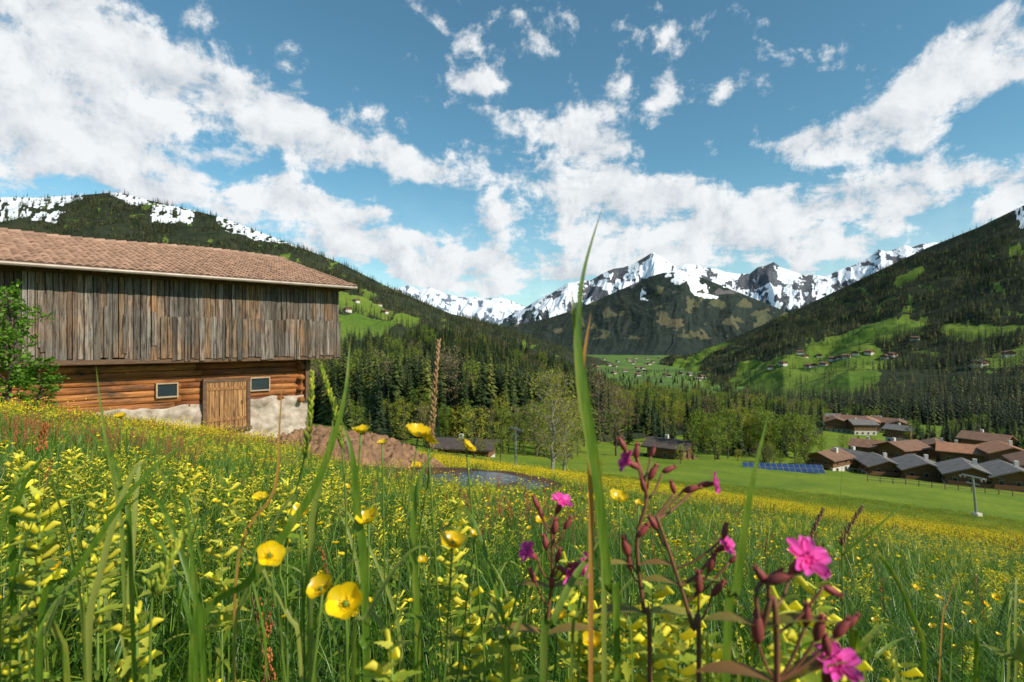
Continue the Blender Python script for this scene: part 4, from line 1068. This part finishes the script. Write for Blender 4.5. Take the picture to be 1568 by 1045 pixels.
# ================================================================= WORLD
S=Vector((.68,-.42,.60)).normalized()
w=bpy.data.worlds.new('World');scene.world=w;w.use_nodes=True;w.node_tree.nodes.clear();nt=NT(w.node_tree)
sky=nt.n('ShaderNodeTexSky',sky_type='NISHITA',sun_disc=False,sun_elevation=math.asin(S.z),sun_rotation=math.atan2(S.x,S.y),altitude=1000,air_density=1.0,dust_density=.6,ozone_density=2.0)
gen=nt.n('ShaderNodeTexCoord',out='Generated')
dn=nt.n('ShaderNodeVectorMath',{0:gen},operation='NORMALIZE')
sp=nt.n('ShaderNodeSeparateXYZ',{0:dn},out=None)
dy=nt.math('ADD',sp.outputs[1],1.02)
q=nt.n('ShaderNodeCombineXYZ',{0:nt.math('DIVIDE',sp.outputs[0],dy),1:nt.math('DIVIDE',sp.outputs[2],dy)})
def qq(u,v):
    a=br(u);b=el(v);n=math.sqrt(1+a*a+b*b);return a/(1+1.02*n),b/(1+1.02*n)
zz=nt.math('ADD',nt.math('MAXIMUM',sp.outputs[2],0.0),.16)
cp=nt.n('ShaderNodeCombineXYZ',{0:nt.math('DIVIDE',sp.outputs[0],zz),1:nt.math('DIVIDE',sp.outputs[1],zz)})
warp=nt.n('ShaderNodeTexNoise',{'Vector':q,'Scale':9.0,'Detail':3,'Roughness':.6},out=1,noise_dimensions='2D')
qw=nt.n('ShaderNodeVectorMath',{0:q,1:nt.n('ShaderNodeVectorMath',{0:nt.n('ShaderNodeVectorMath',{0:warp,1:(.5,.5,.5)},operation='SUBTRACT'),'Scale':.075},operation='SCALE')},operation='ADD')
blobs=[(60,70,220,130,10,1.2),(300,130,330,72,16,1.1),(90,210,260,90,8,1.15),(440,205,170,50,14,.95),(430,290,110,30,10,.8),(200,270,180,30,12,.65),(600,265,95,30,8,.7),(760,285,120,46,15,.8),(690,225,80,28,0,.4),
 (730,115,40,30,10,.9),(880,50,110,50,0,.4),(920,110,70,36,-30,.45),(870,200,75,60,10,.85),(900,265,85,64,20,.85),(960,315,145,45,10,.8),(1090,330,165,34,0,.75),(1040,45,70,30,5,.65),(1035,130,42,60,20,.95),(1130,118,40,28,10,.7),(660,15,80,25,10,.7),
 (1540,60,140,70,-25,1.2),(1450,160,200,60,-25,1.05),(1340,215,160,48,-20,.95),(1240,240,80,28,0,.6),(1500,290,270,44,-8,.8),(1300,345,290,44,-4,.75),(560,370,190,40,8,.95),(480,325,105,26,8,.55),(680,415,210,38,3,.9),(850,350,150,30,-2,.85),(1060,372,250,34,0,.85),(1210,395,180,30,0,.65),(850,420,220,36,0,.75),(320,310,95,30,10,.75),(780,195,50,26,35,.55),(1150,240,240,50,-8,.22),(1300,80,200,60,-10,.12)]
acc=None
for u,v,ru,rv,an,wt in blobs:
    c0=qq(u,v);e1=qq(u+ru,v);sx=abs(e1[0]-c0[0])*1.35;e2=qq(u,v-rv);sy=abs(e2[1]-c0[1])*1.35
    mpn=nt.n('ShaderNodeMapping',{'Vector':qw,'Location':(c0[0],c0[1],0),'Rotation':(0,0,-math.radians(an)),'Scale':(sx,sy,1)},vector_type='TEXTURE')
    gr=nt.n('ShaderNodeTexGradient',{'Vector':mpn},out=1,gradient_type='SPHERICAL')
    acc=nt.math('MULTIPLY_ADD',gr,wt,acc if acc is not None else 0.0)
n1=nt.noise(cp,3.2,7,.64,.2,'2D');n2=nt.noise(q,24,6,.66,.15,'2D');n3=nt.noise(cp,.7,3,.5,0,'2D')
nn=nt.math('ADD',nt.math('MULTIPLY',n1,.45),nt.math('MULTIPLY',n2,.55))
acc=nt.math('MINIMUM',acc,1.0)
dens=nt.math('ADD',nt.math('MULTIPLY',acc,.88),nt.math('MULTIPLY_ADD',nn,3.6,-2.13))
cov=nt.n('ShaderNodeMapRange',{'Value':dens,'From Min':-.12,'From Max':.44},interpolation_type='SMOOTHSTEP')
veil=nt.n('ShaderNodeMapRange',{'Value':sp.outputs[2],'From Min':.30,'From Max':.0,'To Min':0.0,'To Max':.42},interpolation_type='SMOOTHSTEP')
cov=nt.math('MAXIMUM',cov,nt.math('MULTIPLY',veil,nt.math('MULTIPLY_ADD',n3,1.2,.2)),clamp=True)
thick=nt.n('ShaderNodeMapRange',{'Value':dens,'From Min':.2,'From Max':1.1})
n2b=nt.noise(nt.n('ShaderNodeVectorMath',{0:q,1:(.009,.013,0)},operation='ADD'),24,4,.6,.15,'2D')
relief=nt.math('MULTIPLY_ADD',nt.math('SUBTRACT',n2,n2b),2.6,.62,clamp=True)
ST=.15
ccol=nt.mix(relief,(.58/ST,.64/ST,.70/ST),(.92/ST,.945/ST,.96/ST))
ccol=nt.mix(nt.math('MULTIPLY',thick,.5),ccol,(.86/ST,.88/ST,.90/ST))
skyc=nt.mix(1.0,sky,(.66,1.0,.90),'MULTIPLY')
fin=nt.mix(cov,skyc,ccol)
bg=nt.n('ShaderNodeBackground',{'Color':fin,'Strength':ST})
o=nt.t.nodes.new('ShaderNodeOutputWorld');nt.t.links.new(bg,o.inputs[0])
sl_=bpy.data.lights.new('sun','SUN');sl_.energy=5.0;sl_.angle=math.radians(.53);sl_.color=(1,.92,.78)
so=bpy.data.objects.new('sun',sl_);scene.collection.objects.link(so);so.rotation_euler=S.to_track_quat('Z','Y').to_euler()
# ================================================================= CAMERA
cam=bpy.data.cameras.new('camera');cam.lens=20;cam.sensor_width=36;cam.clip_start=.02;cam.clip_end=80000
cam.dof.use_dof=True;cam.dof.focus_distance=1.5;cam.dof.aperture_fstop=10
co=bpy.data.objects.new('camera',cam);scene.collection.objects.link(co);co.location=(0,0,0);co.rotation_euler=(math.radians(90),0,0)
scene.camera=co
scene.view_settings.view_transform='Standard';scene.view_settings.look='None';scene.view_settings.exposure=0
